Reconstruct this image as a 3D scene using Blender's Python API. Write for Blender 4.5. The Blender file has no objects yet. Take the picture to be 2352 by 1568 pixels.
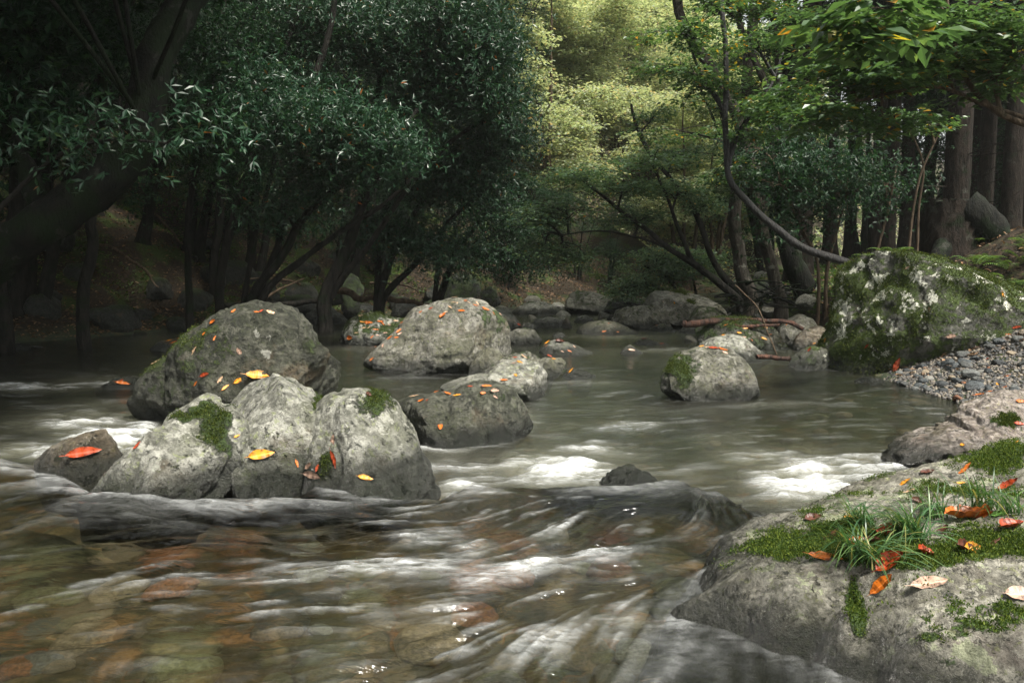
import bpy, math, random
import numpy as np
from mathutils import Vector, Matrix

# ------------------------------------------------------------------ camera, world, sun
SC = bpy.context.scene
F = 1829.0                      # focal length in units of a 2352 px wide picture
CAMZ = 1.0                      # eye height above the upper pool
PITCH = math.atan((784 - 600) / F)
cam_d = bpy.data.cameras.new('camera')
cam_d.sensor_width = 36.0
cam_d.lens = 36.0 * F / 2352.0
cam_d.clip_start = 0.05
cam_d.clip_end = 600
cam = bpy.data.objects.new('camera', cam_d)
SC.collection.objects.link(cam)
cam.location = (0, 0, CAMZ)
cam.rotation_euler = (math.pi / 2 - PITCH, 0, 0)
SC.camera = cam

SUN_EL, SUN_AZ = math.radians(60), math.radians(132)     # azimuth clockwise from +y (straight ahead)
world = bpy.data.worlds.new('World')
SC.world = world
world.use_nodes = True
wn = world.node_tree.nodes
wl_ = world.node_tree.links
bg = wn['Background']
sky = wn.new('ShaderNodeTexSky')
sky.sky_type = 'NISHITA'
sky.sun_disc = False
sky.sun_elevation = SUN_EL
sky.sun_rotation = SUN_AZ
sky.air_density = 1.0
sky.dust_density = 3.0
hs_ = wn.new('ShaderNodeHueSaturation'); hs_.inputs['Saturation'].default_value = .3      # thin overcast
wl_.new(sky.outputs[0], hs_.inputs['Color']); ht_ = wn.new('ShaderNodeMix'); ht_.data_type = 'RGBA'; ht_.blend_type = 'MULTIPLY'; ht_.inputs[0].default_value = 1.0; ht_.inputs[7].default_value = (1.0, .99, .92, 1)
wl_.new(hs_.outputs[0], ht_.inputs[6]); wl_.new(ht_.outputs[2], bg.inputs[0])
bg.inputs[1].default_value = 0.115
sun_d = bpy.data.lights.new('sun', 'SUN')
sun_d.energy = 3.3
sun_d.angle = math.radians(9)
sun_d.color = (1.0, 0.95, 0.86)
sun = bpy.data.objects.new('sun', sun_d)
SC.collection.objects.link(sun)
sdir = Vector((math.sin(SUN_AZ) * math.cos(SUN_EL), math.cos(SUN_AZ) * math.cos(SUN_EL), math.sin(SUN_EL)))
sun.rotation_euler = sdir.to_track_quat('Z', 'Y').to_euler()
SC.view_settings.view_transform = 'Standard'
SC.view_settings.look = 'None'
SC.view_settings.gamma = 1.0
SC.view_settings.exposure = 1.4
SC.render.engine = 'CYCLES'
CY = SC.cycles
CY.use_denoising = True
CY.denoiser = 'OPENIMAGEDENOISE'
CY.max_bounces = 5
CY.diffuse_bounces = 3
CY.glossy_bounces = 2
CY.transmission_bounces = 3
CY.volume_bounces = 1
CY.transparent_max_bounces = 8
CY.sample_clamp_indirect = 3.0
CY.caustics_reflective = False
CY.caustics_refractive = False

rng = np.random.default_rng(7)
random.seed(7)
COL = SC.collection

# ------------------------------------------------------------------ helpers
cp, sp = math.cos(PITCH), math.sin(PITCH)
def ray(u, v):
    a = (np.asarray(u, float) - 1176) / F
    b = -(np.asarray(v, float) - 784) / F
    return a, cp + b * sp, -sp + b * cp          # x, y, z
def P(u, v, y):
    x, yy, z = ray(u, v)
    k = y / yy
    return np.stack([x * k, yy * k, CAMZ + z * k], -1)
def G(u, v, z):
    x, yy, zz = ray(u, v)
    k = (z - CAMZ) / zz
    return np.stack([x * k, yy * k, CAMZ + zz * k], -1)
def proj(p):
    x, y, z = p[..., 0], p[..., 1], p[..., 2] - CAMZ
    dep = np.maximum(y * cp - z * sp, 1e-3)
    up = y * sp + z * cp
    return 1176 + F * x / dep, 784 - F * up / dep

_tab = np.random.default_rng(3).random(65536)
def _h(ix, iy, iz):
    return _tab[((ix * 73856093) ^ (iy * 19349663) ^ (iz * 83492791)) & 65535]
def noise3(p):
    i = np.floor(p).astype(np.int64); f = p - i
    f = f * f * f * (f * (f * 6 - 15) + 10)
    x, y, z = i[..., 0], i[..., 1], i[..., 2]
    fx, fy, fz = f[..., 0], f[..., 1], f[..., 2]
    def L(a, b, t): return a + (b - a) * t
    c = L(L(L(_h(x, y, z), _h(x+1, y, z), fx), L(_h(x, y+1, z), _h(x+1, y+1, z), fx), fy),
          L(L(_h(x, y, z+1), _h(x+1, y, z+1), fx), L(_h(x, y+1, z+1), _h(x+1, y+1, z+1), fx), fy), fz)
    return c * 2 - 1
def fbm(p, o=4, g=0.5):
    s, a, t = 0, 1.0, 0
    for k in range(o):
        s = s + a * noise3(p * (2.03 ** k) + 17.3 * k); t += a; a *= g
    return s / t * 1.6
def ridge(p, o=4):
    s, a, t = 0, 1.0, 0
    for k in range(o):
        s = s + a * (1 - 2 * np.abs(noise3(p * (2.03 ** k) + 9.1 * k))); t += a; a *= .5
    return s / t
_t2 = np.random.default_rng(5).random((1024, 1024))
def noise2(x, y):
    ix = np.floor(x).astype(np.int64); iy = np.floor(y).astype(np.int64)
    fx = x - ix; fy = y - iy
    fx = fx * fx * (3 - 2 * fx); fy = fy * fy * (3 - 2 * fy)
    ix &= 1023; iy &= 1023; jx = (ix + 1) & 1023; jy = (iy + 1) & 1023
    a = _t2[ix, iy]; b = _t2[jx, iy]; c = _t2[ix, jy]; d = _t2[jx, jy]
    return (a + (b - a) * fx) * (1 - fy) + (c + (d - c) * fx) * fy
def sm(a, b, x):
    t = np.clip((x - a) / (b - a), 0, 1)
    return t * t * (3 - 2 * t)

def mesh_np(name, V, faces, mat=None, smooth=True, attrs=None, fattrs=None):
    """V (n,3), faces: (m,k) array with k 3 or 4."""
    me = bpy.data.meshes.new(name)
    V = np.ascontiguousarray(V, dtype=np.float32)
    faces = np.ascontiguousarray(faces, dtype=np.int32)
    m, k = faces.shape
    me.vertices.add(len(V)); me.vertices.foreach_set('co', V.ravel())
    me.loops.add(m * k); me.loops.foreach_set('vertex_index', faces.ravel())
    me.polygons.add(m)
    me.polygons.foreach_set('loop_start', np.arange(0, m * k, k, dtype=np.int32))
    me.polygons.foreach_set('use_smooth', np.full(m, smooth, dtype=bool))
    me.update(calc_edges=True)
    for d, dom in ((attrs, 'POINT'), (fattrs, 'FACE')):
        for kk, a in (d or {}).items():
            at = me.attributes.new(kk, 'FLOAT', dom)
            at.data.foreach_set('value', np.ascontiguousarray(a, dtype=np.float32))
    if mat: me.materials.append(mat)
    return me
def obj(name, me, parent=None, loc=None):
    o = bpy.data.objects.new(name, me)
    COL.objects.link(o)
    if parent is not None: o.parent = parent
    if loc is not None: o.location = loc
    return o
def tag(o, label=None, cat=None, group=None, kind=None):
    if label: o['label'] = label
    if cat: o['category'] = cat
    if group: o['group'] = group
    if kind: o['kind'] = kind
    return o
def thing(name, label, cat, loc=(0, 0, 0), group=None):
    o = bpy.data.objects.new(name, None); COL.objects.link(o); o.location = loc
    o.empty_display_size = .1
    return tag(o, label, cat, group)

# ------------------------------------------------------------------ materials
class NT:
    def __init__(s, name):
        s.m = bpy.data.materials.new(name); s.m.use_nodes = True
        s.t = s.m.node_tree; s.n = s.t.nodes; s.n.clear()
        s.out = s.n.new('ShaderNodeOutputMaterial')
    def new(s, typ, **kw):
        n = s.n.new('ShaderNode' + typ)
        for k, v in kw.items():
            if k.startswith('i_'):
                n.inputs[k[2:].replace('_', ' ')].default_value = v
            else: setattr(n, k, v)
        return n
    def link(s, a, b): s.t.links.new(a, b)
    def val(s, x, sock):
        if hasattr(x, 'links'): s.link(x, sock)
        else:
            if isinstance(x, (tuple, list)) and len(x) == 3 and sock.type == 'RGBA': x = (*x, 1)
            sock.default_value = x
    def math(s, op, a, b=0.0, c=None, clamp=False):
        n = s.new('Math', operation=op, use_clamp=clamp)
        s.val(a, n.inputs[0]); s.val(b, n.inputs[1])
        if c is not None: s.val(c, n.inputs[2])
        return n.outputs[0]
    def mixc(s, f, a, b, mode='MIX'):
        n = s.new('Mix', data_type='RGBA', blend_type=mode)
        s.val(f, n.inputs[0]); s.val(a, n.inputs[6]); s.val(b, n.inputs[7])
        return n.outputs[2]
    def noise(s, vec, scale, detail=4, rough=.55, dist=0.0):
        n = s.new('TexNoise'); n.inputs['Scale'].default_value = scale
        n.inputs['Detail'].default_value = detail; n.inputs['Roughness'].default_value = rough
        n.inputs['Distortion'].default_value = dist
        if vec is not None: s.link(vec, n.inputs['Vector'])
        return n.outputs[0]
    def voro(s, vec, scale, feature='F1', out=0):
        n = s.new('TexVoronoi', feature=feature); n.inputs['Scale'].default_value = scale
        s.link(vec, n.inputs['Vector']); return n.outputs[out]
    def ramp(s, f, stops, interp='LINEAR'):
        n = s.new('ValToRGB'); r = n.color_ramp; r.interpolation = interp
        while len(r.elements) < len(stops): r.elements.new(.5)
        for e, (p, c) in zip(r.elements, stops):
            e.position = p; e.color = (*c, 1) if len(c) == 3 else c
        s.val(f, n.inputs[0]); return n.outputs[0]
    def step(s, x, a, b):
        n = s.new('MapRange', interpolation_type='SMOOTHSTEP')
        s.val(x, n.inputs[0]); n.inputs[1].default_value = a; n.inputs[2].default_value = b
        return n.outputs[0]
    def attr(s, name, out=2):
        n = s.new('Attribute', attribute_name=name); return n.outputs[out]
    def bump(s, h, strength, dist, normal=None):
        n = s.new('Bump'); n.inputs['Strength'].default_value = strength; n.inputs['Distance'].default_value = dist
        s.link(h, n.inputs['Height'])
        if normal is not None: s.link(normal, n.inputs['Normal'])
        return n.outputs[0]
    def bsdf(s, col, rough, spec=.5, normal=None):
        n = s.new('BsdfPrincipled')
        s.val(col, n.inputs['Base Color']); s.val(rough, n.inputs['Roughness'])
        n.inputs['Specular IOR Level'].default_value = spec
        if normal is not None: s.link(normal, n.inputs['Normal'])
        return n.outputs[0]
    def done(s, sh): s.link(sh, s.out.inputs['Surface']); return s.m

def rock_mat(name, c1, c2, c3, lich=.62, lichc=(.42, .42, .34), mossc=(.035, .06, .012), wetd=.25, sc=1.0, gloss=.5, tan=(.16, .11, .06), over=False):
    t = NT(name)
    c1, c2, c3 = (tuple(x * k for x in c) for c, k in ((c1, .58), (c2, .72), (c3, .86)))
    co = t.new('TexCoord').outputs['Object']
    big = t.noise(co, 1.6 * sc, 6, .6, .4)
    mid = t.noise(co, 7 * sc, 7, .65, .3)
    fine = t.noise(co, 26 * sc, 7, .72)
    grit = t.noise(co, 130 * sc, 3, .7)
    c = t.ramp(big, [(.36, c1), (.5, c2), (.64, c3)])
    c = t.mixc(t.step(mid, .40, .66), c, c3)
    sp_ = t.step(fine, .36, .62)
    c = t.mixc(t.math('MULTIPLY', t.math('SUBTRACT', 1, sp_), .72), c, tuple(x * .28 for x in c1))
    c = t.mixc(t.math('MULTIPLY', t.step(t.noise(co, 2.7 * sc, 5, .6), .56, .7), .45), c, tan)
    film = t.step(t.noise(co, 1.3 * sc, 6, .62, .5), .47, .60)
    c = t.mixc(t.math('MULTIPLY', film, .6), c, tuple(x * y for x, y in zip(c1, (.62, .66, .42))))
    pale = t.step(t.noise(co, 9 * sc, 8, .74, .6), .55, .575)
    c = t.mixc(t.math('MULTIPLY', pale, .55), c, tuple(min(.7, x * 1.25) for x in c3))
    # dark pits
    pit = t.step(t.noise(co, 15 * sc, 8, .78, .3), .57, .605)
    fleck = t.step(t.noise(co, 24 * sc, 8, .72, .4), .575, .595)
    c = t.mixc(t.math('MULTIPLY', fleck, .55), c, (c2[0] * 1.05, c2[1] * 1.2, c2[2] * .62))
    c = t.mixc(t.math('MULTIPLY', pit, .8), c, (.018, .022, .016))
    # pale crust
    lm = t.step(t.math('ADD', t.noise(co, 5.5 * sc, 9, .68, .25), t.math('MULTIPLY', t.attr('lichen'), .22)), lich, lich + .025)
    c = t.mixc(t.math('MULTIPLY', lm, .85), c, t.mixc(sp_, tuple(x * .6 for x in lichc), lichc))
    # moss
    mm = t.math('ADD', t.attr('moss'), t.math('MULTIPLY', t.math('SUBTRACT', t.noise(co, 14 * sc, 8, .72), .5), 1.5))
    mm = t.step(mm, .36, .52)
    mc = t.ramp(t.noise(co, 45 * sc, 5, .7), [(.3, tuple(x * .3 for x in mossc)), (.55, mossc), (.8, (mossc[0] * 2.2, mossc[1] * 1.9, mossc[2] * 1.5))])
    c = t.mixc(mm, c, mc)
    if over:
        c = t.mixc(t.math('MULTIPLY', lm, .92), c, t.mixc(sp_, tuple(x * .75 for x in lichc), lichc)); mm = t.math('MULTIPLY', mm, t.math('SUBTRACT', 1, lm))
    # wet foot
    hg = t.math('ADD', t.attr('hgt'), t.math('MULTIPLY', t.math('SUBTRACT', t.noise(co, 6 * sc, 5, .6), .5), -.22))
    wet = t.math('SUBTRACT', 1, t.step(hg, .04, .21))
    c = t.mixc(t.math('MULTIPLY', wet, .93), c, (.012, .014, .011))
    r = t.math('SUBTRACT', t.math('ADD', .52, t.math('MULTIPLY', mm, .3)), t.math('MULTIPLY', wet, .24))
    r = t.math('SUBTRACT', r, t.math('MULTIPLY', t.step(big, .4, .6), gloss * .4 * 1.0))
    h = t.math('ADD', t.math('MULTIPLY', mid, .5), t.math('ADD', t.math('MULTIPLY', fine, .33), t.math('MULTIPLY', grit, .12)))
    h = t.math('ADD', h, t.math('MULTIPLY', pit, -.2))
    h = t.math('ADD', h, t.math('MULTIPLY', mm, .25))
    nb = t.bump(h, 1.0, .09 / sc)
    return t.done(t.bsdf(c, r, .45, nb))

M = {}
M['rock_grey'] = rock_mat('grey green stone', (.13, .13, .085), (.20, .195, .15), (.31, .30, .26), lich=.70)
M['rock_dark'] = rock_mat('dark olive stone', (.045, .05, .03), (.075, .08, .05), (.14, .14, .11), lich=.74)
M['rock_slab'] = rock_mat('pinkish layered stone', (.20, .155, .125), (.31, .255, .215), (.44, .39, .35), lich=.66, lichc=(.40, .43, .28), mossc=(.055, .10, .015), sc=2.0, tan=(.25, .15, .10))
M['rock_deep'] = rock_mat('deep olive stone', (.026, .03, .018), (.05, .055, .033), (.105, .105, .08), lich=.74, mossc=(.03, .045, .010), lichc=(.30, .30, .26))
M['rock_pale'] = rock_mat('pale grey stone', (.20, .205, .16), (.33, .33, .275), (.46, .455, .40), lich=.62, lichc=(.58, .59, .50))
M['rock_olive'] = rock_mat('olive grey stone', (.10, .10, .06), (.16, .155, .105), (.24, .235, .19), lich=.72)
M['rock_brown'] = rock_mat('brown stained stone', (.11, .085, .055), (.19, .15, .10), (.27, .24, .19), lich=.74)
M['rock_moss'] = rock_mat('mossy lichen stone', (.07, .075, .05), (.11, .115, .085), (.18, .175, .15), lich=.58, lichc=(.74, .74, .62), mossc=(.05, .08, .012), over=True)
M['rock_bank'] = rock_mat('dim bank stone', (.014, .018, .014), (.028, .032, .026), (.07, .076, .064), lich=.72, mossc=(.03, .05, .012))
M['rock_near'] = rock_mat('coarse near stone', (.20, .185, .14), (.30, .28, .225), (.45, .43, .36), lich=.585, lichc=(.44, .47, .30), mossc=(.06, .11, .015), sc=1.7, tan=(.22, .17, .15))

def leaf_mat(name, stops, trans=.35, rough=.45, spec=.5, trc=None, seed_detail=True):
    t = NT(name)
    c = t.ramp(t.attr('rnd'), stops)
    d = t.new('BsdfPrincipled'); t.link(c, d.inputs['Base Color']); d.inputs['Roughness'].default_value = rough
    d.inputs['Specular IOR Level'].default_value = spec
    tr = t.new('BsdfTranslucent')
    t.link(t.mixc(1.0, c, trc or (1.25, 1.22, .72), 'MULTIPLY'), tr.inputs[0])
    mx = t.new('MixShader'); mx.inputs[0].default_value = trans
    t.link(d.outputs[0], mx.inputs[1]); t.link(tr.outputs[0], mx.inputs[2])
    return t.done(mx.outputs[0])
M['leaf_evergreen'] = leaf_mat('evergreen leaf', [(0, (.010, .034, .018)), (.5, (.018, .055, .026)), (.93, (.032, .08, .03)), (.985, (.06, .09, .03)), (1, (.4, .11, .02))], .25, .36, .42)
M['leaf_dark'] = leaf_mat('dark forest leaf', [(0, (.008, .026, .014)), (.6, (.016, .05, .02)), (1, (.04, .10, .03))], .35, .45, .3)
M['leaf_maple'] = leaf_mat('light maple leaf', [(0, (.065, .125, .07)), (.6, (.115, .195, .10)), (.93, (.18, .25, .11)), (.97, (.30, .27, .04)), (1, (.4, .2, .03))], .45, .42)
M['leaf_broad'] = leaf_mat('broad green leaf', [(0, (.045, .095, .038)), (.6, (.075, .145, .052)), (.88, (.13, .20, .06)), (.94, (.36, .30, .03)), (1, (.45, .22, .03))], .45, .38)
M['leaf_far'] = leaf_mat('sunlit far leaf', [(0, (.24, .31, .20)), (.45, (.38, .44, .30)), (.8, (.50, .50, .34)), (1, (.55, .42, .26))], .5, .5)  # pale autumn colour, lightened further to stand in for sun and haze
M['leaf_cedar'] = leaf_mat('cedar needle spray', [(0, (.008, .02, .01)), (1, (.02, .045, .018))], .15, .6)
M['leaf_fern'] = leaf_mat('fern and herb leaf', [(0, (.03, .07, .015)), (.7, (.07, .13, .025)), (1, (.12, .18, .04))], .4, .5)
M['moss_blade'] = leaf_mat('moss leaflet', [(0, (.022, .045, .007)), (.6, (.06, .10, .014)), (1, (.15, .19, .03))], .3, .7, .2)
M['moss_dull'] = leaf_mat('olive moss leaflet', [(0, (.02, .035, .006)), (.6, (.05, .075, .012)), (1, (.11, .13, .025))], .25, .7, .2)
M['grass'] = leaf_mat('grass blade', [(0, (.03, .08, .03)), (.6, (.06, .14, .05)), (.9, (.12, .2, .06)), (1, (.3, .25, .08))], .35, .4)

def bark_mat(name, c1, c2, moss=.5, rough=.8, sc=1.0, patch=None):
    t = NT(name)
    co = t.new('TexCoord').outputs['Object']
    mp = t.new('Mapping'); mp.inputs['Scale'].default_value = (1, 1, .25)
    t.link(co, mp.inputs['Vector']); v = mp.outputs[0]
    n1 = t.noise(v, 14 * sc, 6, .65); n2 = t.noise(co, 3 * sc, 5, .6)
    n3 = t.noise(v, 60 * sc, 4, .7)
    c = t.mixc(t.step(n1, .35, .65), c1, c2)
    c = t.mixc(t.math('MULTIPLY', t.step(n2, .62 - moss * .2, .72 - moss * .15), .8), c, (.009, .018, .006))
    if patch: c = t.mixc(t.math('MULTIPLY', t.step(t.noise(co, 4.5, 6, .65), .60, .64), .8), c, patch)
    h = t.math('ADD', n1, t.math('MULTIPLY', n3, .4))
    return t.done(t.bsdf(c, rough, .16 if rough > .55 else .5, t.bump(h, 1.0, .07)))
M['bark_dark'] = bark_mat('dark bark', (.008, .008, .007), (.026, .024, .02))
M['bark_wet'] = bark_mat('wet black bark', (.008, .008, .008), (.02, .018, .017), .0, .5)
M['bark_lichen'] = bark_mat('lichen spotted bark', (.03, .026, .02), (.07, .062, .05), .3, .8, 1, (.16, .16, .13))
M['bark_cedar'] = bark_mat('cedar bark', (.010, .008, .006), (.028, .021, .016), .3, .9, 1.2, (.045, .045, .036))
M['bark_moss'] = bark_mat('mossy bark', (.004, .005, .004), (.013, .013, .010), .9, .85, .8, (.04, .04, .034))
M['bark_tan'] = bark_mat('tan branch bark', (.05, .035, .022), (.13, .095, .065), .2)
M['wood_wet'] = bark_mat('wet driftwood', (.02, .012, .009), (.12, .055, .035), .0, .35)
# ------------------------------------------------------------------ stream shape
W = -0.25                                  # level of the lower pool
LIPPX = [(-400, 1050), (0, 1066), (90, 1078), (205, 1165), (560, 1165), (720, 1130), (1005, 1152), (1090, 1126), (1170, 1117), (1400, 1120), (1560, 1112), (1650, 1140), (1750, 1188), (1850, 1225)]
_l = np.array([G(u, v, 0.0) for u, v in LIPPX])
_o = np.argsort(_l[:, 0]); LX, LY = _l[_o, 0], _l[_o, 1]
def lip(x): return np.interp(x, LX, LY)
YL = [-5, 9, 12, 15, 19, 22, 26, 32, 45, 60, 100, 140]; XL = [-7.5, -8.3, -7.6, -5.6, -2.6, 1.0, 4, 9, 24, 40, 80, 120]
YR = [-5, 4, 5.2, 6.9, 8.2, 9.1, 11.4, 15.8, 19, 22, 26, 32, 45, 60, 100, 140]; XR = [2.2, 2.9, 3.5, 3.95, 3.95, 4.0, 4.2, 4.4, 4.6, 6.0, 10, 16, 34, 52, 96, 136]
def level(x, y):
    s = y - lip(x)
    return np.where(y < 0, 0, 0) + W * sm(0.0, 0.5, s)
def groundz(x, y):
    x = np.asarray(x, float); y = np.asarray(y, float)
    xl = np.interp(y, YL, XL); xr = np.interp(y, YR, XR)
    p = np.stack([x, y, np.zeros_like(x)], -1)
    wob = .35 * fbm(p * .6, 3) * sm(9, 14, y)
    dl = xl - x + wob; dr = x - xr + wob
    sd = np.maximum(dl, dr)
    lev = level(x, y)
    n1 = fbm(p * 1.7 + 5, 4); n2 = fbm(p * .35 + 9, 3)
    ins = lev - .05 - np.minimum(.30, .22 * np.maximum(-sd, 0)) * (1 - .35 * sm(3.8, 2.2, y)) + .05 * n1
    left = lev + .25 * np.minimum(dl, .9) + .42 * np.maximum(dl - .9, 0) + .14 * n1 * sm(0, 1, dl) + .5 * n2 * sm(1.5, 5, dl)
    st = sm(9.6, 11, y)                                       # cut bank beyond the big boulder
    rr = .24 * np.minimum(np.maximum(dr, 0), 2.2) + st * .55 * sm(.2, .8, dr) + .35 * sm(1.5, 4.5, dr) * (1 - st * .4) + .035 * np.maximum(dr - 4, 0)
    right = lev + rr + .06 * n1 * sm(0, 1, dr)
    z = np.where(sd < 0, ins, np.where(dl > dr, left, right))
    z = z + .30 * np.exp(-(((x - 6.0) / .9) ** 2 + ((y - 8.6) / .8) ** 2)) * sm(0, .8, dr)
    z = z + .75 * np.exp(-(((x - 7.3) / 1.3) ** 2 + ((y - 10.3) / 1.1) ** 2))
    return z
def gz(x, y): return float(groundz(np.array([x]), np.array([y]))[0])

def grid(nu, nv):
    a = np.arange(nu * nv).reshape(nv, nu)
    return np.stack([a[:-1, :-1], a[:-1, 1:], a[1:, 1:], a[1:, :-1]], -1).reshape(-1, 4)

# ground sheet: finer close to the camera
ry = np.concatenate([np.linspace(-6, .8, 12)[:-1], np.geomspace(.8, 130, 420)])
au = np.linspace(-1, 1, 420); au = np.sign(au) * np.abs(au) ** 1.25
X = au[None, :] * (2.5 + ry[:, None].clip(0) * 1.05); Y = np.repeat(ry[:, None], 420, 1)
Z = groundz(X, Y)
t = NT('forest floor and stream bed')
geo = t.new('NewGeometry'); pos = geo.outputs['Position']
sep = t.new('SeparateXYZ'); t.link(pos, sep.inputs[0])
fl = t.noise(pos, 22, 7, .75); fb = t.noise(pos, 1.1, 5, .6)
litter = t.ramp(fl, [(.34, (.007, .006, .004)), (.5, (.022, .017, .011)), (.6, (.055, .038, .022)), (.74, (.13, .085, .05))])
moss = t.ramp(t.noise(pos, 30, 6, .7), [(.3, (.012, .02, .005)), (.6, (.045, .07, .015)), (.8, (.09, .13, .025))])
land = t.mixc(t.step(fb, .50, .60), litter, moss)
# bed: rounded cobbles of mixed colour
mp = t.new('Mapping'); mp.inputs['Scale'].default_value = (1, 1, .3); t.link(pos, mp.inputs['Vector'])
vn = t.new('TexVoronoi', feature='SMOOTH_F1'); vn.inputs['Scale'].default_value = 6.5; vn.inputs['Smoothness'].default_value = .35
wv = t.new('VectorMath', operation='ADD'); t.link(mp.outputs[0], wv.inputs[0])
nn = t.new('TexNoise'); nn.inputs['Scale'].default_value = 4; t.link(pos, nn.inputs['Vector'])
sc2 = t.new('VectorMath', operation='SCALE'); sc2.inputs['Scale'].default_value = .25; t.link(nn.outputs['Color'], sc2.inputs[0]); t.link(sc2.outputs[0], wv.inputs[1])
t.link(wv.outputs[0], vn.inputs['Vector'])
sh = t.new('SeparateColor'); t.link(vn.outputs['Color'], sh.inputs[0])
bed = t.ramp(sh.outputs[0], [(0, (.05, .055, .03)), (.3, (.19, .13, .065)), (.5, (.27, .20, .10)), (.62, (.42, .31, .18)), (.74, (.44, .19, .06)), (.84, (.09, .11, .06)), (1, (.34, .26, .17))])
bed = t.mixc(t.step(t.noise(pos, .9, 4, .5), .5, .62), bed, t.mixc(.6, bed, (.06, .065, .04)))
bed = t.mixc(t.math('MULTIPLY', t.step(t.noise(pos, 35, 5, .7), .55, .4), .5), bed, (.035, .032, .02))
bed = t.mixc(t.math('MULTIPLY', t.step(vn.outputs['Distance'], .30, .52), .7), bed, (.03, .03, .02))
yy = t.step(sep.outputs[1], 3.6, 7.5)
bed = t.mixc(t.math('MULTIPLY', yy, .8), bed, (.035, .052, .030))  # far bed painted darker in place of light lost in deep water
c = t.mixc(t.attr('land'), bed, land)
h = t.math('ADD', fl, t.math('MULTIPLY', vn.outputs['Distance'], t.math('SUBTRACT', t.attr('land'), 1.0)))
ground = obj('ground', mesh_np('ground', np.stack([X, Y, Z], -1).reshape(-1, 3), grid(420, len(ry)), t.done(t.bsdf(c, .85, .2, t.bump(h, .8, .05))),
             attrs={'land': sm(.03, .25, Z - level(X, Y)).ravel()}))
tag(ground, kind='structure')

# ------------------------------------------------------------------ water
foamspots = [  # u, v, ru, rv, strength (on the level below the ledge)
    (1290, 1085, 170, 40, 1.0), (1230, 1065, 130, 34, .7), (1370, 1035, 130, 30, .55), (1440, 985, 100, 18, .6), (1330, 985, 110, 20, .25),
    (1850, 1110, 130, 62, 1.15), (1760, 1055, 120, 30, .6), (1950, 1085, 130, 45, .75), (1640, 1010, 130, 20, .3), (1120, 1085, 110, 50, .55), (1600, 1090, 130, 30, .2),
    (1030, 1060, 80, 40, .5), (1050, 1130, 60, 40, .65), (250, 1010, 130, 50, 1.0), (120, 1040, 190, 20, .8), (190, 970, 150, 30, .75), (330, 1000, 60, 30, .9), (60, 890, 150, 12, .65), (210, 880, 120, 14, .45),
    (230, 930, 140, 18, .35), (1000, 925, 120, 14, .2), (1500, 940, 200, 14, .2), (1180, 960, 60, 30, .5), (1960, 735, 30, 5, .2), (1560, 805, 150, 7, .42), (1420, 775, 120, 5, .4), (1600, 870, 120, 8, .35), (1350, 880, 110, 8, .3), (1750, 930, 120, 10, .3), (820, 800, 60, 6, .3), (360, 1060, 60, 30, .9), (960, 1080, 60, 60, .5)]
NX, NY = 820, 900
vy = np.geomspace(1.15, 45, NY)
XX = np.linspace(-1, 1, NX)[None, :] * (.35 + vy[:, None] * .82)
YY = np.repeat(vy[:, None], NX, 1)
s_ = YY - lip(XX)
up = 1 - sm(-.1, .35, s_)                        # 1 on the upper, near pool
lev = level(XX, YY)
def vel(x, y, up):
    tx, ty = .25 - x, 3.9 - y
    dx = (.45 - x) * .8 + .35; dy = np.maximum(ty, .3) * .36
    n = noise2(x * 1.6 + 40, y * 2.0 + 7) - .5 + .5 * (noise2(x * 4 + 4, y * 5 + 7) - .5)
    fx, fy = 1.0, .22 + 1.4 * (noise2(x * .9, y * .5) - .5)
    vx = up * dx + (1 - up) * fx; vy_ = up * (dy + n * 1.3) + (1 - up) * fy
    l = np.sqrt(vx * vx + vy_ * vy_) + 1e-6
    return vx / l, vy_ / l
def lic(freq, step, K, off):
    acc = np.zeros_like(XX); wsum = 0
    for sg in (1, -1):
        x, y = XX.copy(), YY.copy()
        for k in range(K):
            w_ = 1 - k / K
            acc += w_ * noise2(x * freq + off, y * freq + off * .7); wsum += w_
            a, b = vel(x, y, up)
            x += sg * a * step; y += sg * b * step
    r = acc / wsum - .5
    return r / (np.std(r) + 1e-6)
st_ = .012
A1 = lic(9, .022, 14, 3.3)       # broad streaks
A2 = lic(30, .011, 14, 91.7)     # fine streaks
A3 = lic(70, .006, 12, 191.7)
p3 = np.stack([XX, YY, 0 * XX], -1)
turb = fbm(p3 * 5, 4); swell = fbm(p3 * 1.3 + 3, 3)
uu, vv = proj(np.stack([XX, YY, lev], -1))
foam = np.zeros_like(XX)
for (u, v, ru, rv, k) in foamspots:
    foam = np.maximum(foam, .9 * k * np.exp(-(((uu - u) / ru) ** 2 + ((vv - v) / rv) ** 2) * 1.0) * (s_ > .1))
farfade = 1 - sm(5, 14, YY)
rip = noise2(XX * 6, YY * 14) - .5 + .5 * (noise2(XX * 15 + 9, YY * 34) - .5)
calm = 1 - .75 * sm(.0, .5, XX) * sm(2.7, 2.1, YY)
HZ = lev.copy()
HZ += up * calm * (.008 * A1 + .0048 * A2 + .0018 * A3 + .02 * swell)
HZ += up * .03 * np.exp(-((s_ + .12) / .2) ** 2) * (1 + .6 * swell)
low = 1 - up
HZ += low * (foam * (.035 * turb + .009 * A2 + .03) + .006 * A1 * (.3 + foam) + .005 * rip * (.35 + .65 * farfade) + farfade * .012 * swell)
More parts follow.
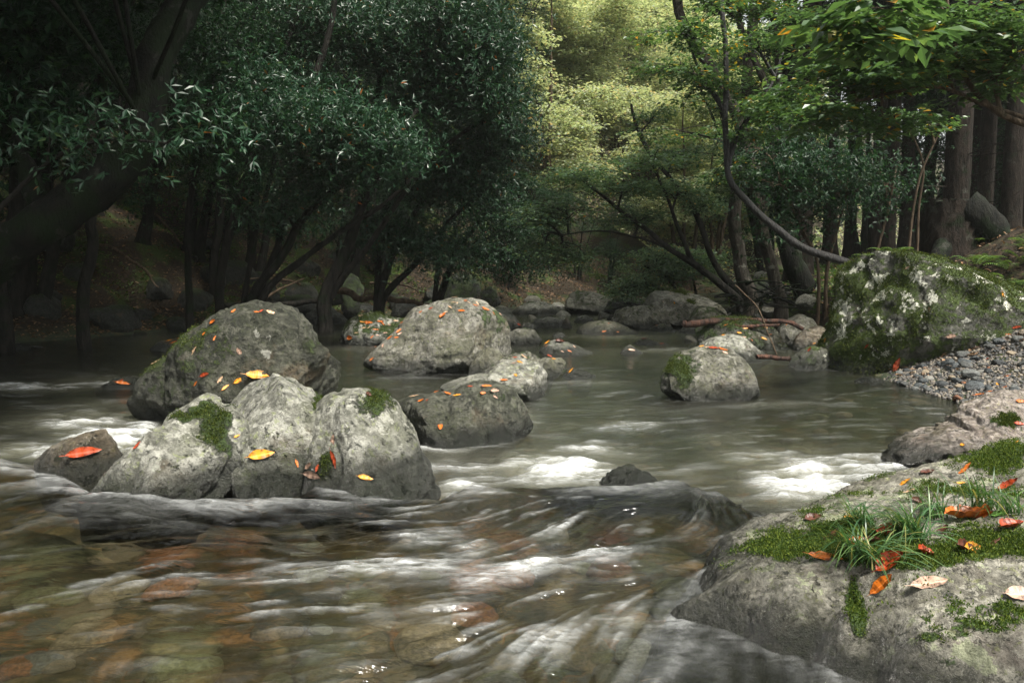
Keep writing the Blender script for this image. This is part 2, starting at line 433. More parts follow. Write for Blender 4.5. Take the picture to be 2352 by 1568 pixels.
# mask of white water: strong core, ragged edge
wh = foam * 1.0 + np.minimum(foam, .8) * (.55 * turb + .20 * A1 + .22 * A2 + .08 * A3) - .22
streakreg = up * sm(-2.0, .4, XX) * (.5 + .5 * sm(2.6, 1.8, YY))
gate = sm(.45, .75, noise2(XX * 1.1 + 30, YY * 1.7 + 12))
wh_sheen = up * (.13 * np.clip(A1 - .7, 0, 3) * (.6 + .3 * A3).clip(0, 1.5) + .13 * np.clip(A2 - .7, 0, 3) * (.7 + .3 * A3).clip(0, 1.5)) * (.35 + 1.3 * gate) * (.35 + .65 * streakreg)  # pale near-pool streaks: white threads with reflected sky painted in
wh_sheen += up * .05 * sm(.0, .5, XX + .1) * sm(2.6, 1.9, YY) * (.4 + .4 * A1 + .5 * A2).clip(0, 3)
wh_sheen += up * .26 * np.exp(-((uu - 1180) / 330) ** 2 - ((vv - 1450) / 100) ** 2) * (.35 + .42 * A1 + .3 * A2 + .15 * A3).clip(0, 2)  # broad sky reflection painted as a bright patch on the near pool
wh_sheen *= calm
wh_sheen += up * .16 * np.exp(-((s_ + .05) / .12) ** 2) * np.clip(.4 + .5 * A1, 0, 1)
whl = low * (.10 * np.clip(A2 - 1.2, 0, 2) + .06 * np.clip(A1 - 1., 0, 2)) * farfade
wh_sheen = wh_sheen * 1.9
white = (sm(.06, 1.05, np.clip(wh, 0, 1))) * low + np.clip(wh_sheen, 0, .8) + whl
# broken water round the feet of the rocks is added by distance in the rock pass
edge_attr = np.clip(white, 0, 1)
t = NT('stream water')
geo = t.new('NewGeometry'); pos = geo.outputs['Position']
wv = t.new('Mapping'); wv.inputs['Scale'].default_value = (1, 2.6, 1); t.link(pos, wv.inputs['Vector'])
n1 = t.noise(wv.outputs[0], 4.5, 5, .6, .6); n2 = t.noise(wv.outputs[0], 22, 3, .55, .3)
hh = t.math('ADD', n1, t.math('MULTIPLY', n2, .28))
nb = t.bump(hh, .35, .05)
fr = t.new('Fresnel'); fr.inputs['IOR'].default_value = 1.33; t.link(nb, fr.inputs['Normal'])
gl = t.new('BsdfGlossy'); gl.inputs['Roughness'].default_value = .13; t.link(nb, gl.inputs['Normal'])
gl.inputs['Color'].default_value = (.95, .97, 1, 1)
tp_ = t.new('BsdfTransparent'); tp_.inputs[0].default_value = (.87, .89, .79, 1)
rf = t.new('BsdfRefraction'); rf.inputs['Color'].default_value = (.87, .89, .79, 1); rf.inputs['Roughness'].default_value = .20; rf.inputs['IOR'].default_value = 1.2; t.link(nb, rf.inputs['Normal'])
tr = t.new('MixShader'); tr.inputs[0].default_value = .5; t.link(tp_.outputs[0], tr.inputs[1]); t.link(rf.outputs[0], tr.inputs[2])
milk = t.new('BsdfDiffuse'); milk.inputs['Color'].default_value = (.22, .22, .17, 1)
m0 = t.new('MixShader'); t.link(t.attr('milk'), m0.inputs[0]); t.link(tr.outputs[0], m0.inputs[1]); t.link(milk.outputs[0], m0.inputs[2])
m1 = t.new('MixShader'); t.link(t.math('MULTIPLY', fr.outputs[0], 1.0, clamp=True), m1.inputs[0]); t.link(m0.outputs[0], m1.inputs[1]); t.link(gl.outputs[0], m1.inputs[2])
fo = t.new('BsdfPrincipled'); fo.inputs['Base Color'].default_value = (.62, .64, .64, 1); fo.inputs['Roughness'].default_value = .5
fm = t.math('MULTIPLY', t.attr('foam'), t.math('ADD', .25, t.math('MULTIPLY', t.step(t.noise(wv.outputs[0], 11, 9, .76, 1.2), .36, .68), .85)), clamp=True)  # foam attribute also carries the painted reflection streaks
m2 = t.new('MixShader'); t.link(fm, m2.inputs[0]); t.link(m1.outputs[0], m2.inputs[1]); t.link(fo.outputs[0], m2.inputs[2])
water_mat = t.done(m2.outputs[0])
WATER_V = np.stack([XX, YY, HZ], -1)
MILK = np.clip(.0 + .03 * low + .45 * np.minimum(foam, 1), 0, .6)
# ------------------------------------------------------------------ boulders
_cs = {}
def cubesphere(n):
    if n in _cs: return _cs[n]
    a = np.tan(np.linspace(-math.pi / 4, math.pi / 4, n + 1))
    vs, fs, off = [], [], 0
    A, B = np.meshgrid(a, a)
    g = grid(n + 1, n + 1)
    O = np.ones_like(A)
    for pts in ((A, B, O), (-A, B, -O), (O, A, B), (-O, -A, B), (B, O, A), (B, -O, -A)):
        vs.append(np.stack(pts, -1).reshape(-1, 3)); fs.append(g + off); off += (n + 1) ** 2
    V = np.concatenate(vs); V /= np.linalg.norm(V, axis=1, keepdims=True)
    Fc = np.concatenate(fs)
    key = np.round(V * 1e5).astype(np.int64)
    _, idx, inv = np.unique(key, axis=0, return_index=True, return_inverse=True)
    inv = inv.ravel()
    _cs[n] = (V[idx], inv[Fc])
    return _cs[n]

ROCKS = []
EDGE = []
def rock(name, label, cat, pts, base_v, lvl, mat, depth=None, moss=0.0, mossup=.35, lichen=0.0, rough=.05, facets=0, hints=(), lean=.25,
         seed=None, group=None, box=.85, d=None, n=None, layer=0.0, smoothR=3, lichen_light_hints=()):
    """pts: outline (u,v) clockwise from the left foot; base_v: picture row of the front waterline."""
    seed = seed if seed is not None else len(ROCKS) * 13 + 5
    pts = np.array(pts, float)
    dbase = float(G(1176, base_v, lvl)[1]) if d is None else d
    wpx = np.ptp(pts[:, 0])
    for _ in range(3):
        dep = depth if depth is not None else .36 * wpx / F * dbase
        dc = dbase + dep * .8
    wp = P(pts[:, 0], pts[:, 1], dc)[:, [0, 2]]
    zmin = min(wp[:, 1].min(), lvl) - .22
    # close the outline below the water
    l, r = wp[0], wp[-1]
    wid = np.ptp(wp[:, 0])
    low = [[r[0] - .06 * wid, r[1] - .06], [r[0] - .32 * wid, zmin], [l[0] + .32 * wid, zmin], [l[0] + .06 * wid, l[1] - .06]]
    wp = np.vstack([wp, low])
    c = np.array([(wp[:, 0].min() + wp[:, 0].max()) / 2, wp[:, 1].min() + .45 * np.ptp(wp[:, 1])])
    # radial outline
    th = np.linspace(-math.pi, math.pi, 361)[:-1]
    R = np.zeros(360)
    A = wp - c; B = np.roll(wp, -1, 0) - c
    for i, tt in enumerate(th):
        dx, dz = math.cos(tt), math.sin(tt)
        e = B - A
        den = dx * e[:, 1] - dz * e[:, 0]
        den = np.where(np.abs(den) < 1e-9, 1e-9, den)
        tr_ = (A[:, 0] * e[:, 1] - A[:, 1] * e[:, 0]) / den
        s2 = (A[:, 0] * dz - A[:, 1] * dx) / den
        ok = (s2 >= -1e-6) & (s2 <= 1 + 1e-6) & (tr_ > 0)
        R[i] = tr_[ok].max() if ok.any() else R[i - 1]
    k = np.ones(2 * smoothR + 1); k /= k.sum()
    R = np.convolve(np.concatenate([R[-smoothR:], R, R[:smoothR]]), k, 'valid')
    if n is None: n = int(np.clip(wpx / 4.2, 14, 100))
    V, Fc = cubesphere(n)
    V = V.copy()
    s = np.sqrt(V[:, 0] ** 2 + V[:, 2] ** 2)
    tt = np.arctan2(V[:, 2], V[:, 0])
    Rv = np.interp(tt, np.append(th, math.pi), np.append(R, R[0]))
    sp_ = s ** box
    ux = np.cos(tt); uz = np.sin(tt)
    size = min(wid, np.ptp(wp[:, 1])) * .5
    yy_ = np.sign(V[:, 1]) * np.abs(V[:, 1]) ** .9
    Q = np.stack([ux * Rv * sp_, yy_ * dep, uz * Rv * sp_], -1)
    if facets:
        rs = np.random.default_rng(seed)
        ext = np.array([wid * .5, dep, np.ptp(wp[:, 1]) * .5])
        for _ in range(facets):
            nv = rs.normal(size=3); nv[1] = -abs(nv[1]) - .35; nv /= np.linalg.norm(nv)
            h = np.linalg.norm(ext * nv) * rs.uniform(.62, .85)
            dd = Q @ nv - h
            Q = Q - np.outer(np.maximum(dd, 0) * .92, nv)
    pn = Q / max(size, .15) + seed
    dsp = rough * size * (1.3 * fbm(pn * 1.1, 3) + .55 * fbm(pn * 4, 5) + .6 * (ridge(pn * 2.2, 5) - .3))
    dsp += -.55 * rough * size * sm(.82, .97, 1 - np.abs(noise3(pn * 1.6 + 50))) * 1.0
    if layer:
        dsp += layer * size * (np.abs(((pn[:, 2] * 3.2 + .9 * pn[:, 0] + 1.2 * fbm(pn, 3)) % 1) - .5) - .25)
    dirn = V / np.linalg.norm(V, axis=1, keepdims=True)
    Q = Q + dirn * dsp[:, None]
    Q[:, 1] += lean * np.maximum(Q[:, 2], -.04) + .25 * np.maximum(-.12 - Q[:, 2], 0)
    loc = np.array([c[0], dc, c[1]])
    Wd = Q + loc
    # vertex normals for the growth masks
    a, b, cc, dd_ = (Q[Fc[:, i]] for i in range(4))
    fn = np.cross(cc - a, dd_ - b)
    vn_ = np.zeros_like(Q)
    for i in range(4): np.add.at(vn_, Fc[:, i], fn)
    vn_ /= np.linalg.norm(vn_, axis=1, keepdims=True) + 1e-9
    U_, V_ = proj(Wd)
    ms = moss + mossup * (vn_[:, 2] - .35) + .34 * fbm(pn * 2.2 + 30, 6, .62)
    for (hu, hv, ru, rv, k_) in hints:
        ms = ms + k_ * .8 * np.exp(-(((U_ - hu) / ru) ** 2 + ((V_ - hv) / rv) ** 2) * .6) * (1 + .9 * fbm(pn * 3.1 + 77, 4, .65))
    lc = np.full(len(Q), float(lichen))
    for (hu, hv, ru, rv, k_) in lichen_light_hints:
        lc = lc + k_ * np.exp(-((U_ - hu) / ru) ** 2 - ((V_ - hv) / rv) ** 2)
    hg = Wd[:, 2] - lvl
    me = mesh_np(name, Q, Fc, M[mat], attrs={'moss': np.clip(ms, -1, 1.6), 'lichen': lc, 'hgt': hg})
    o = obj(name, me, loc=loc)
    tag(o, label, cat, group)
    ROCKS.append(o)
    e = Wd[np.abs(hg) < .03]; EDGE.append(e[:, :2])
    o_data = (Wd, vn_, ms)
    return o, o_data

MOSSY = {}
N_, L0 = 'boulder', W
MOSSY['big'] = rock(N_, 'large rounded dark boulder with a painted light streak, behind the rocks at the ledge', 'boulder',
     [(305, 960), (318, 905), (345, 858), (392, 803), (430, 762), (470, 730), (520, 707), (570, 699), (620, 705), (668, 720), (700, 748), (722, 785), (760, 818), (788, 843), (799, 878), (792, 910)],
     985, W, 'rock_deep', moss=.17, mossup=.3, rough=.075, facets=3, hints=[(470, 800, 90, 60, .45), (400, 900, 60, 60, .25), (600, 800, 80, 200, -.5)], lichen_light_hints=[(602, 790, 26, 70, 1.0), (590, 740, 50, 30, .5)])  # the lichen mask here paints a sunlit streak on the flank
MOSSY['second'] = rock(N_, 'rounded grey boulder with orange leaves on its crown, mid stream', 'boulder',
     [(832, 838), (850, 815), (880, 785), (910, 755), (945, 718), (990, 692), (1040, 680), (1085, 686), (1125, 706), (1165, 738), (1176, 770), (1186, 800), (1180, 830)],
     858, W, 'rock_grey', moss=.02, mossup=.1, rough=.06, facets=2, hints=[(1150, 730, 40, 40, .5), (900, 800, 60, 50, .2)])
rock(N_, 'small angular upright boulder leaning on the leaf-crowned grey one', 'boulder',
     [(1075, 858), (1082, 835), (1105, 805), (1130, 787), (1150, 800), (1164, 822), (1160, 850)], 864, W, 'rock_olive', facets=5, rough=.07, smoothR=1)
MOSSY['leafy'] = rock(N_, 'low pale mossy boulder strewn with many fallen leaves, beyond the largest rounded one', 'boulder',
     [(778, 790), (783, 760), (800, 735), (830, 722), (870, 724), (905, 732), (940, 740), (975, 760), (990, 785)], 792, W, 'rock_pale', moss=.3, mossup=.35, rough=.09, facets=3)
rock(N_, 'small dark pointed rock standing at the far left bank', 'rock',
     [(897, 725), (905, 700), (925, 679), (945, 690), (965, 712), (975, 730)], 728, W, 'rock_bank', facets=5, rough=.06, smoothR=1)
MOSSY['centre'] = rock(N_, 'grey boulder at the ledge with a large yellow leaf on its top', 'boulder',
     [(478, 1060), (482, 990), (492, 930), (518, 886), (552, 864), (600, 857), (645, 870), (684, 896), (722, 918), (750, 950), (790, 1000), (820, 1080)],
     1118, 0, 'rock_pale', moss=-.15, mossup=.1, rough=.05, facets=4, hints=[(735, 920, 30, 25, .8), (720, 975, 35, 30, .6), (660, 880, 25, 15, .5), (560, 1070, 40, 20, .3)], depth=.42)
MOSSY['pale'] = rock(N_, 'pale furrowed boulder sloping into the ledge water', 'boulder',
     [(648, 1125), (664, 1065), (688, 1003), (712, 952), (738, 923), (780, 905), (830, 896), (868, 908), (898, 948), (912, 985), (940, 1020), (975, 1065), (1003, 1120), (1004, 1150)],
     1158, 0, 'rock_pale', moss=-.12, mossup=.05, rough=.065, facets=4, hints=[(865, 930, 35, 30, .7), (840, 910, 30, 14, .5), (770, 930, 30, 30, .3), (750, 1065, 16, 30, .8)], depth=.36, lean=.35, d=3.42)
MOSSY['jagged'] = rock(N_, 'jagged pale rock with a mossy peak at the near ledge', 'rock',
     [(200, 1165), (225, 1120), (285, 1058), (338, 1003), (380, 962), (425, 933), (478, 927), (505, 945), (535, 985), (552, 1010), (556, 1060), (545, 1110), (520, 1150)],
     1176, 0, 'rock_pale', moss=-.1, mossup=.1, rough=.10, facets=7, hints=[(500, 965, 40, 40, .9), (420, 940, 35, 20, .6), (470, 1030, 60, 40, .35)], smoothR=1, depth=.40)
rock(N_, 'small brown rock with a long red leaf beside the white water', 'rock',
     [(88, 1060), (112, 1033), (150, 1012), (185, 998), (215, 997), (238, 1018), (262, 1052), (262, 1085)], 1112, 0, 'rock_brown', facets=5, rough=.07, smoothR=2, depth=.2)
rock(N_, 'low wet stone carrying two orange leaves, left of the largest rounded boulder', 'rock',
     [(222, 893), (240, 880), (265, 869), (300, 866), (325, 874), (345, 890)], 896, W, 'rock_dark', rough=.05, depth=.22)
MOSSY['wet'] = rock(N_, 'wet two-lobed dark boulder in mid current with orange leaves on top', 'boulder',
     [(893, 960), (900, 932), (935, 912), (985, 908), (1030, 906), (1060, 892), (1110, 885), (1160, 884), (1185, 898), (1205, 930), (1225, 965), (1240, 992)],
     1026, W + .02, 'rock_dark', moss=-.1, mossup=.15, rough=.065, facets=6, hints=[(1190, 930, 40, 50, .4), (925, 950, 40, 40, .3)], smoothR=1, box=.7, depth=.42)
MOSSY['cream'] = rock(N_, 'cream coloured flat-topped boulder behind the wet two-lobed one', 'boulder',
     [(1000, 905), (1025, 880), (1075, 866), (1120, 858), (1150, 832), (1195, 818), (1232, 835), (1262, 862), (1266, 888), (1248, 910)],
     922, W, 'rock_pale', moss=-.2, mossup=.1, rough=.06, facets=5, hints=[(1255, 890, 20, 30, .4), (1030, 895, 30, 14, .4)], smoothR=1, box=.72)
rock(N_, 'grey slab with dark leaves wedged between cream and angular boulders', 'rock',
     [(1090, 862), (1110, 850), (1145, 828), (1175, 812), (1215, 808), (1250, 822), (1262, 850)], 880, W, 'rock_grey', moss=.1, rough=.06, facets=4, box=.7)
rock(N_, 'wedge-shaped tan stone with a red leaf at its tip', 'rock',
     [(1232, 850), (1235, 830), (1260, 820), (1292, 822), (1304, 834), (1290, 856), (1272, 870)], 872, W, 'rock_olive', rough=.05, facets=4, smoothR=1, box=.7)
rock(N_, 'small flat stone awash beside the tan wedge stone', 'rock', [(1290, 866), (1305, 853), (1325, 847), (1348, 852), (1372, 864)], 868, W, 'rock_olive', rough=.05, n=26)
rock(N_, 'low leaf-topped rounded stone in the open pool', 'rock',
     [(1237, 808), (1250, 790), (1275, 782), (1305, 786), (1335, 798), (1365, 810)], 814, W, 'rock_pale', moss=.0, rough=.04, hints=[(1245, 800, 15, 15, .5)])
rock(N_, 'squat grey stone touching the right flank of the leaf-crowned boulder', 'rock',
     [(1166, 780), (1178, 758), (1205, 753), (1228, 760), (1245, 782)], 790, W, 'rock_grey', moss=.1, rough=.05)
rock(N_, 'humped grey rock behind the right shoulder of the leaf-crowned boulder', 'rock',
     [(1100, 735), (1115, 712), (1140, 705), (1165, 712), (1185, 728), (1197, 748)], 755, W, 'rock_bank', moss=.15, rough=.06, lichen=.1)
rock(N_, 'blunt pale block beside two small upright stones', 'rock',
     [(1217, 748), (1228, 733), (1260, 729), (1290, 730), (1302, 745)], 751, W, 'rock_pale', rough=.05, facets=3, box=.7)
rock(N_, 'small upright reddish split stone', 'rock', [(1290, 752), (1293, 735), (1302, 726), (1311, 738), (1314, 752)], 753, W, 'rock_brown', rough=.05, facets=4, smoothR=1, n=22)
rock(N_, 'tiny knob of stone awash below the leaf-crowned boulder', 'rock', [(917, 866), (925, 860), (938, 858), (950, 862), (956, 867)], 869, W, 'rock_pale', rough=.03, n=18)
rock(N_, 'low leaf-littered outcrop at the far end of the pool', 'rock',
     [(1172, 718), (1190, 704), (1215, 693), (1250, 694), (1275, 705), (1300, 712), (1345, 716)], 721, W, 'rock_pale', moss=.1, rough=.07, facets=3)
rock(N_, 'farthest tall tan boulder under the dark trees', 'boulder',
     [(1298, 712), (1300, 690), (1312, 672), (1330, 666), (1365, 672), (1400, 681), (1425, 695), (1435, 715)], 722, W, 'rock_olive', moss=.1, rough=.04, facets=3)
rock(N_, 'mossy hummock of rock between the farthest tan boulder and the sharp-edged one', 'rock',
     [(1385, 712), (1400, 690), (1430, 683), (1465, 688), (1505, 700), (1520, 722)], 728, W, 'rock_bank', moss=.3, rough=.06)
rock(N_, 'speckled low boulder in front of the mossy hummock', 'boulder',
     [(1400, 742), (1415, 715), (1440, 705), (1480, 700), (1515, 712), (1535, 735), (1545, 750)], 754, W, 'rock_grey', moss=.12, rough=.08, lichen=.2)
rock(N_, 'smooth olive stone with three leaf flecks at pool head', 'rock',
     [(1322, 766), (1332, 750), (1355, 740), (1385, 735), (1410, 740), (1438, 750), (1470, 764)], 768, W, 'rock_olive', rough=.04)
rock(N_, 'pyramid-shaped grey stone below the sharp-edged boulder', 'rock',
     [(1438, 752), (1455, 738), (1480, 732), (1510, 738), (1535, 752)], 756, W, 'rock_grey', rough=.06, facets=3)
rock(N_, 'small oval dark stone at the foot of the pyramid-shaped one', 'rock', [(1488, 757), (1505, 748), (1525, 744), (1545, 752), (1553, 759)], 761, W, 'rock_dark', rough=.04, n=26)
MOSSY['edge'] = rock(N_, 'big speckled boulder with a sharp edge and flat mossy top', 'boulder',
     [(1500, 738), (1482, 718), (1479, 698), (1492, 677), (1508, 667), (1560, 667), (1610, 673), (1645, 692), (1668, 715), (1675, 740), (1650, 750)],
     752, W, 'rock_grey', moss=.1, mossup=.3, rough=.05, facets=5, smoothR=1, box=.72)
rock(N_, 'mossy lump leaning on the foot of the sharp-edged boulder', 'rock',
     [(1572, 752), (1590, 722), (1605, 705), (1630, 700), (1655, 712), (1680, 735), (1700, 752)], 758, W, 'rock_olive', moss=.2, rough=.07)
MOSSY['flat'] = rock(N_, 'broad flat-topped mossy boulder under the driftwood branch', 'boulder',
     [(1606, 790), (1606, 758), (1622, 742), (1660, 733), (1710, 730), (1755, 738), (1783, 750), (1800, 775), (1806, 800)],
     806, W, 'rock_dark', moss=.3, mossup=.4, rough=.06, facets=3, box=.62, lean=.6)
rock(N_, 'smooth humped stone joining the flat mossy boulder and the lone one in front', 'rock',
     [(1600, 815), (1615, 788), (1640, 775), (1680, 768), (1715, 780), (1740, 800), (1770, 822)], 828, W, 'rock_pale', moss=-.1, rough=.05)
rock(N_, 'dome of grey rock behind the driftwood branch', 'rock', [(1655, 738), (1672, 722), (1705, 713), (1735, 718), (1755, 735)], 745, W, 'rock_bank', moss=.1, rough=.05)
MOSSY['front'] = rock(N_, 'lone squarish boulder in the current, moss on its shoulders', 'boulder',
     [(1513, 890), (1520, 866), (1545, 833), (1572, 808), (1608, 797), (1655, 796), (1695, 811), (1722, 836), (1738, 872), (1743, 905), (1738, 915)],
     922, W, 'rock_grey', moss=.09, mossup=.15, rough=.065, facets=4, hints=[(1545, 840, 30, 35, .55), (1595, 870, 25, 40, .4), (1530, 890, 20, 30, .3)], box=.74)
rock(N_, 'blue grey rounded stone under the right tip of the driftwood branch', 'rock',
     [(1785, 790), (1790, 755), (1815, 735), (1845, 722), (1870, 735), (1885, 765), (1880, 790)], 796, W, 'rock_grey', rough=.05)
rock(N_, 'lichen-blotched pointed stone on the bank above the driftwood tip', 'rock',
     [(1855, 745), (1868, 728), (1895, 715), (1915, 728), (1928, 748), (1925, 765)], 770, W, 'rock_moss', rough=.06, facets=4, lichen=.25, moss=.1)
rock(N_, 'rust-stained rounded stone wedged against the great mossy boulder', 'rock',
     [(1820, 800), (1828, 778), (1850, 757), (1880, 748), (1905, 756), (1920, 790)], 806, W, 'rock_brown', rough=.04)
rock(N_, 'small mossy wedge at the water foot of the great mossy boulder', 'rock',
     [(1808, 838), (1818, 820), (1845, 805), (1880, 795), (1905, 805), (1915, 840)], 848, W, 'rock_moss', moss=.25, rough=.07, facets=4)
MOSSY['great'] = rock(N_, 'great boulder covered in moss and white lichen on the right bank', 'boulder',
     [(1890, 850), (1888, 822), (1897, 795), (1915, 755), (1930, 705), (1944, 665), (1955, 625), (1985, 592), (2040, 580), (2100, 576), (2160, 582), (2200, 602), (2240, 616), (2285, 642), (2330, 660), (2375, 700), (2410, 760), (2420, 830)],
     872, W, 'rock_moss', moss=.56, mossup=.15, lichen=-.04, rough=.075, facets=5, depth=1.0, smoothR=1, box=.78, lean=.35, n=120,
     hints=[(2040, 690, 60, 50, -.25), (2200, 790, 50, 60, -.25)], lichen_light_hints=[(2050, 650, 140, 70, .22), (1940, 720, 25, 60, .5), (2080, 700, 60, 60, .15), (2250, 700, 60, 80, .12)])
rock(N_, 'low grey shelf of rock behind the great mossy boulder', 'rock',
     [(2225, 690), (2240, 640), (2265, 615), (2300, 640), (2345, 665), (2400, 690), (2420, 740)], 800, W, 'rock_olive', d=9.6, moss=.1, rough=.06, depth=.5)
rock(N_, 'flat stone just awash below the great mossy boulder', 'rock', [(1965, 876), (1980, 869), (2005, 866), (2025, 871), (2036, 877)], 880, W, 'rock_olive', moss=.2, rough=.03, n=24)
MOSSY['slab'] = rock('rock_slab', 'pink and grey layered slab running into the foam at the right bank', 'rock slab',
     [(2030, 1062), (2050, 1038), (2095, 1010), (2160, 996), (2215, 985), (2250, 955), (2290, 938), (2352, 915), (2480, 900), (2560, 960), (2560, 1060)],
     1082, W + .05, 'rock_slab', moss=-.1, mossup=.1, rough=.06, layer=.12, facets=3, lean=.45, depth=.38, smoothR=1, n=110, hints=[(2330, 950, 80, 25, .6), (2200, 1050, 80, 15, .3)], lichen=-.1)
rock(N_, 'small black wet rock breaking the current above the ledge crest', 'rock',
     [(1375, 1112), (1388, 1094), (1405, 1084), (1430, 1086), (1455, 1083), (1485, 1093), (1512, 1110)], 1124, W + .03, 'rock_dark', rough=.14, facets=3, depth=.14, n=44)
rock(N_, 'small rounded stone breaking the pool surface with a tan leaf', 'rock', [(1425, 812), (1435, 798), (1448, 791), (1462, 800), (1478, 811)], 814, W, 'rock_grey', rough=.04, n=26)
rock(N_, 'low pale stone beyond the tan-leafed one, a dark leaf on top', 'rock', [(1454, 790), (1468, 781), (1486, 778), (1510, 785), (1535, 790)], 793, W, 'rock_pale', rough=.05, n=28)
rock(N_, 'half sunk flat rock at the left edge of the pool', 'rock', [(-30, 800), (-10, 790), (30, 789), (60, 793), (100, 800)], 803, W, 'rock_bank', rough=.05, n=30)
rock(N_, 'wet hump of rock half hidden behind the largest rounded boulder', 'rock', [(345, 800), (365, 785), (400, 778), (440, 776), (470, 790)], 806, W, 'rock_bank', rough=.05, n=30)
for lab, pp, bv, mt in [
    ('small pale stone between the olive and blunt pale blocks at pool head', [(1318, 738), (1328, 728), (1345, 724), (1362, 732), (1368, 740)], 742, 'rock_pale'),
    ('tiny pale stone just left of the smooth olive stone', [(1268, 772), (1276, 764), (1290, 762), (1300, 770)], 774, 'rock_pale'),
    ('flat pale stone on the far shore below the tan boulder', [(1340, 716), (1352, 706), (1375, 703), (1395, 712)], 719, 'rock_pale'),
    ('round pale cobble at the feet of the speckled low boulder', [(1392, 735), (1400, 724), (1415, 722), (1426, 733)], 737, 'rock_grey'),
    ('pale stone lying between the flat mossy boulder and the mossy lump', [(1560, 760), (1572, 750), (1592, 748), (1606, 760)], 764, 'rock_pale'),
    ('pale pointed stone right behind the squat grey stone', [(1196, 752), (1204, 742), (1220, 740), (1232, 750)], 756, 'rock_pale'),
    ('long low pale ledge left of the far leaf-littered outcrop', [(1118, 712), (1135, 703), (1160, 700), (1185, 712)], 717, 'rock_grey')]:
    rock(N_, lab, 'rock', pp, bv, W, mt, rough=.07, facets=3)
# far left shore, read from the brightened dark of the photograph
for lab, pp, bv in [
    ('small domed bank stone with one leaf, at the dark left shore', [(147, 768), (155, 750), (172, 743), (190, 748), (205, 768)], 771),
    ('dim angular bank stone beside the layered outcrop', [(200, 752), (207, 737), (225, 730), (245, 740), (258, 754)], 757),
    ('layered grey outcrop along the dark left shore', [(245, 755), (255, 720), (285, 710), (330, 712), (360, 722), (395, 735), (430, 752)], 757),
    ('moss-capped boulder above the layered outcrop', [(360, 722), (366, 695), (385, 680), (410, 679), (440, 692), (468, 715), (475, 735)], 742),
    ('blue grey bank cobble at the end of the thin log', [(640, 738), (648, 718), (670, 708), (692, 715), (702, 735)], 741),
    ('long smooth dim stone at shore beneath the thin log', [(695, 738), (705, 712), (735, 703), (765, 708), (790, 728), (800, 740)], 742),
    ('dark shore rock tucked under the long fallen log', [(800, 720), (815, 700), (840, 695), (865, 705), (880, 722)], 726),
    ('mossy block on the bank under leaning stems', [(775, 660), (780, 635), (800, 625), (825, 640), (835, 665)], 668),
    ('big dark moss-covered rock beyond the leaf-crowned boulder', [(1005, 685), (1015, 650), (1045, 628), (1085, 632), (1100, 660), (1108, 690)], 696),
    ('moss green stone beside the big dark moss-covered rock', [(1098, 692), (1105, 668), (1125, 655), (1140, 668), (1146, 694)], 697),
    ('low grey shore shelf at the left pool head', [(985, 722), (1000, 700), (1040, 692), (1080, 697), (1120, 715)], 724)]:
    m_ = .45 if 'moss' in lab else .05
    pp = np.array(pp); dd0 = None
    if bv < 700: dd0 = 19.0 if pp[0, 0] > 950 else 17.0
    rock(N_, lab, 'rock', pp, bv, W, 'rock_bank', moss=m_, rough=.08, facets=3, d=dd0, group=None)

# ---------------------------------------------------------- near right rock: surface through measured points
CP = [  # u, v, z
    (1550, 1388, .03), (1640, 1305, .06), (1652, 1250, .05), (1700, 1205, .07), (1800, 1188, .08), (1870, 1160, .09), (1950, 1120, .12), (2050, 1088, .16), (2200, 1050, .22), (2352, 1005, .28), (2500, 990, .3),
    (1700, 1280, .12), (1650, 1330, .06), (1800, 1285, .16), (1900, 1295, .18), (1950, 1310, .18), (2050, 1300, .21), (2200, 1290, .23), (2352, 1285, .25), (2500, 1285, .26),
    (1800, 1230, .13), (1950, 1200, .18), (2100, 1170, .22), (2100, 1240, .22), (2250, 1220, .25), (2352, 1180, .28), (2250, 1120, .25), (2352, 1100, .29), (2500, 1150, .3),
    (1560, 1402, .0), (1700, 1440, .02), (1850, 1495, .02), (1980, 1552, .02), (2080, 1600, .02), (2200, 1640, .02), (2400, 1700, .02),
    (1700, 1370, .09), (1820, 1400, .11), (1900, 1460, .07), (1950, 1440, .11), (1975, 1500, .06), (1960, 1360, .14), (2020, 1400, .13), (2010, 1480, .08), (2150, 1400, .17), (2300, 1400, .19), (2500, 1400, .2), (2200, 1500, .12), (2352, 1520, .13), (2100, 1450, .14)]
cpw = np.array([G(u, v, z) for u, v, z in CP])
x0, x1, y0, y1 = .28, 3.0, 1.35, 4.3
nx, ny = 520, 480
gx, gy = np.meshgrid(np.linspace(x0, x1, nx), np.linspace(y0, y1, ny))
# smooth interpolation (thin plate) of height over the plan
def tps(P_, zs, q):
    n = len(P_)
    def U(r2): return np.sqrt(r2 + .0016)
    K = U(((P_[:, None] - P_[None]) ** 2).sum(-1)) - np.eye(n) * 2e-3
    A_ = np.zeros((n + 3, n + 3)); A_[:n, :n] = K; A_[:n, n:] = np.c_[np.ones(n), P_]; A_[n:, :n] = A_[:n, n:].T
    w_ = np.linalg.solve(A_, np.r_[zs, 0, 0, 0])
    out = w_[n] + q[:, 0] * w_[n + 1] + q[:, 1] * w_[n + 2]
    for i in range(n): out = out + w_[i] * U(((q - P_[i]) ** 2).sum(-1))
    return out
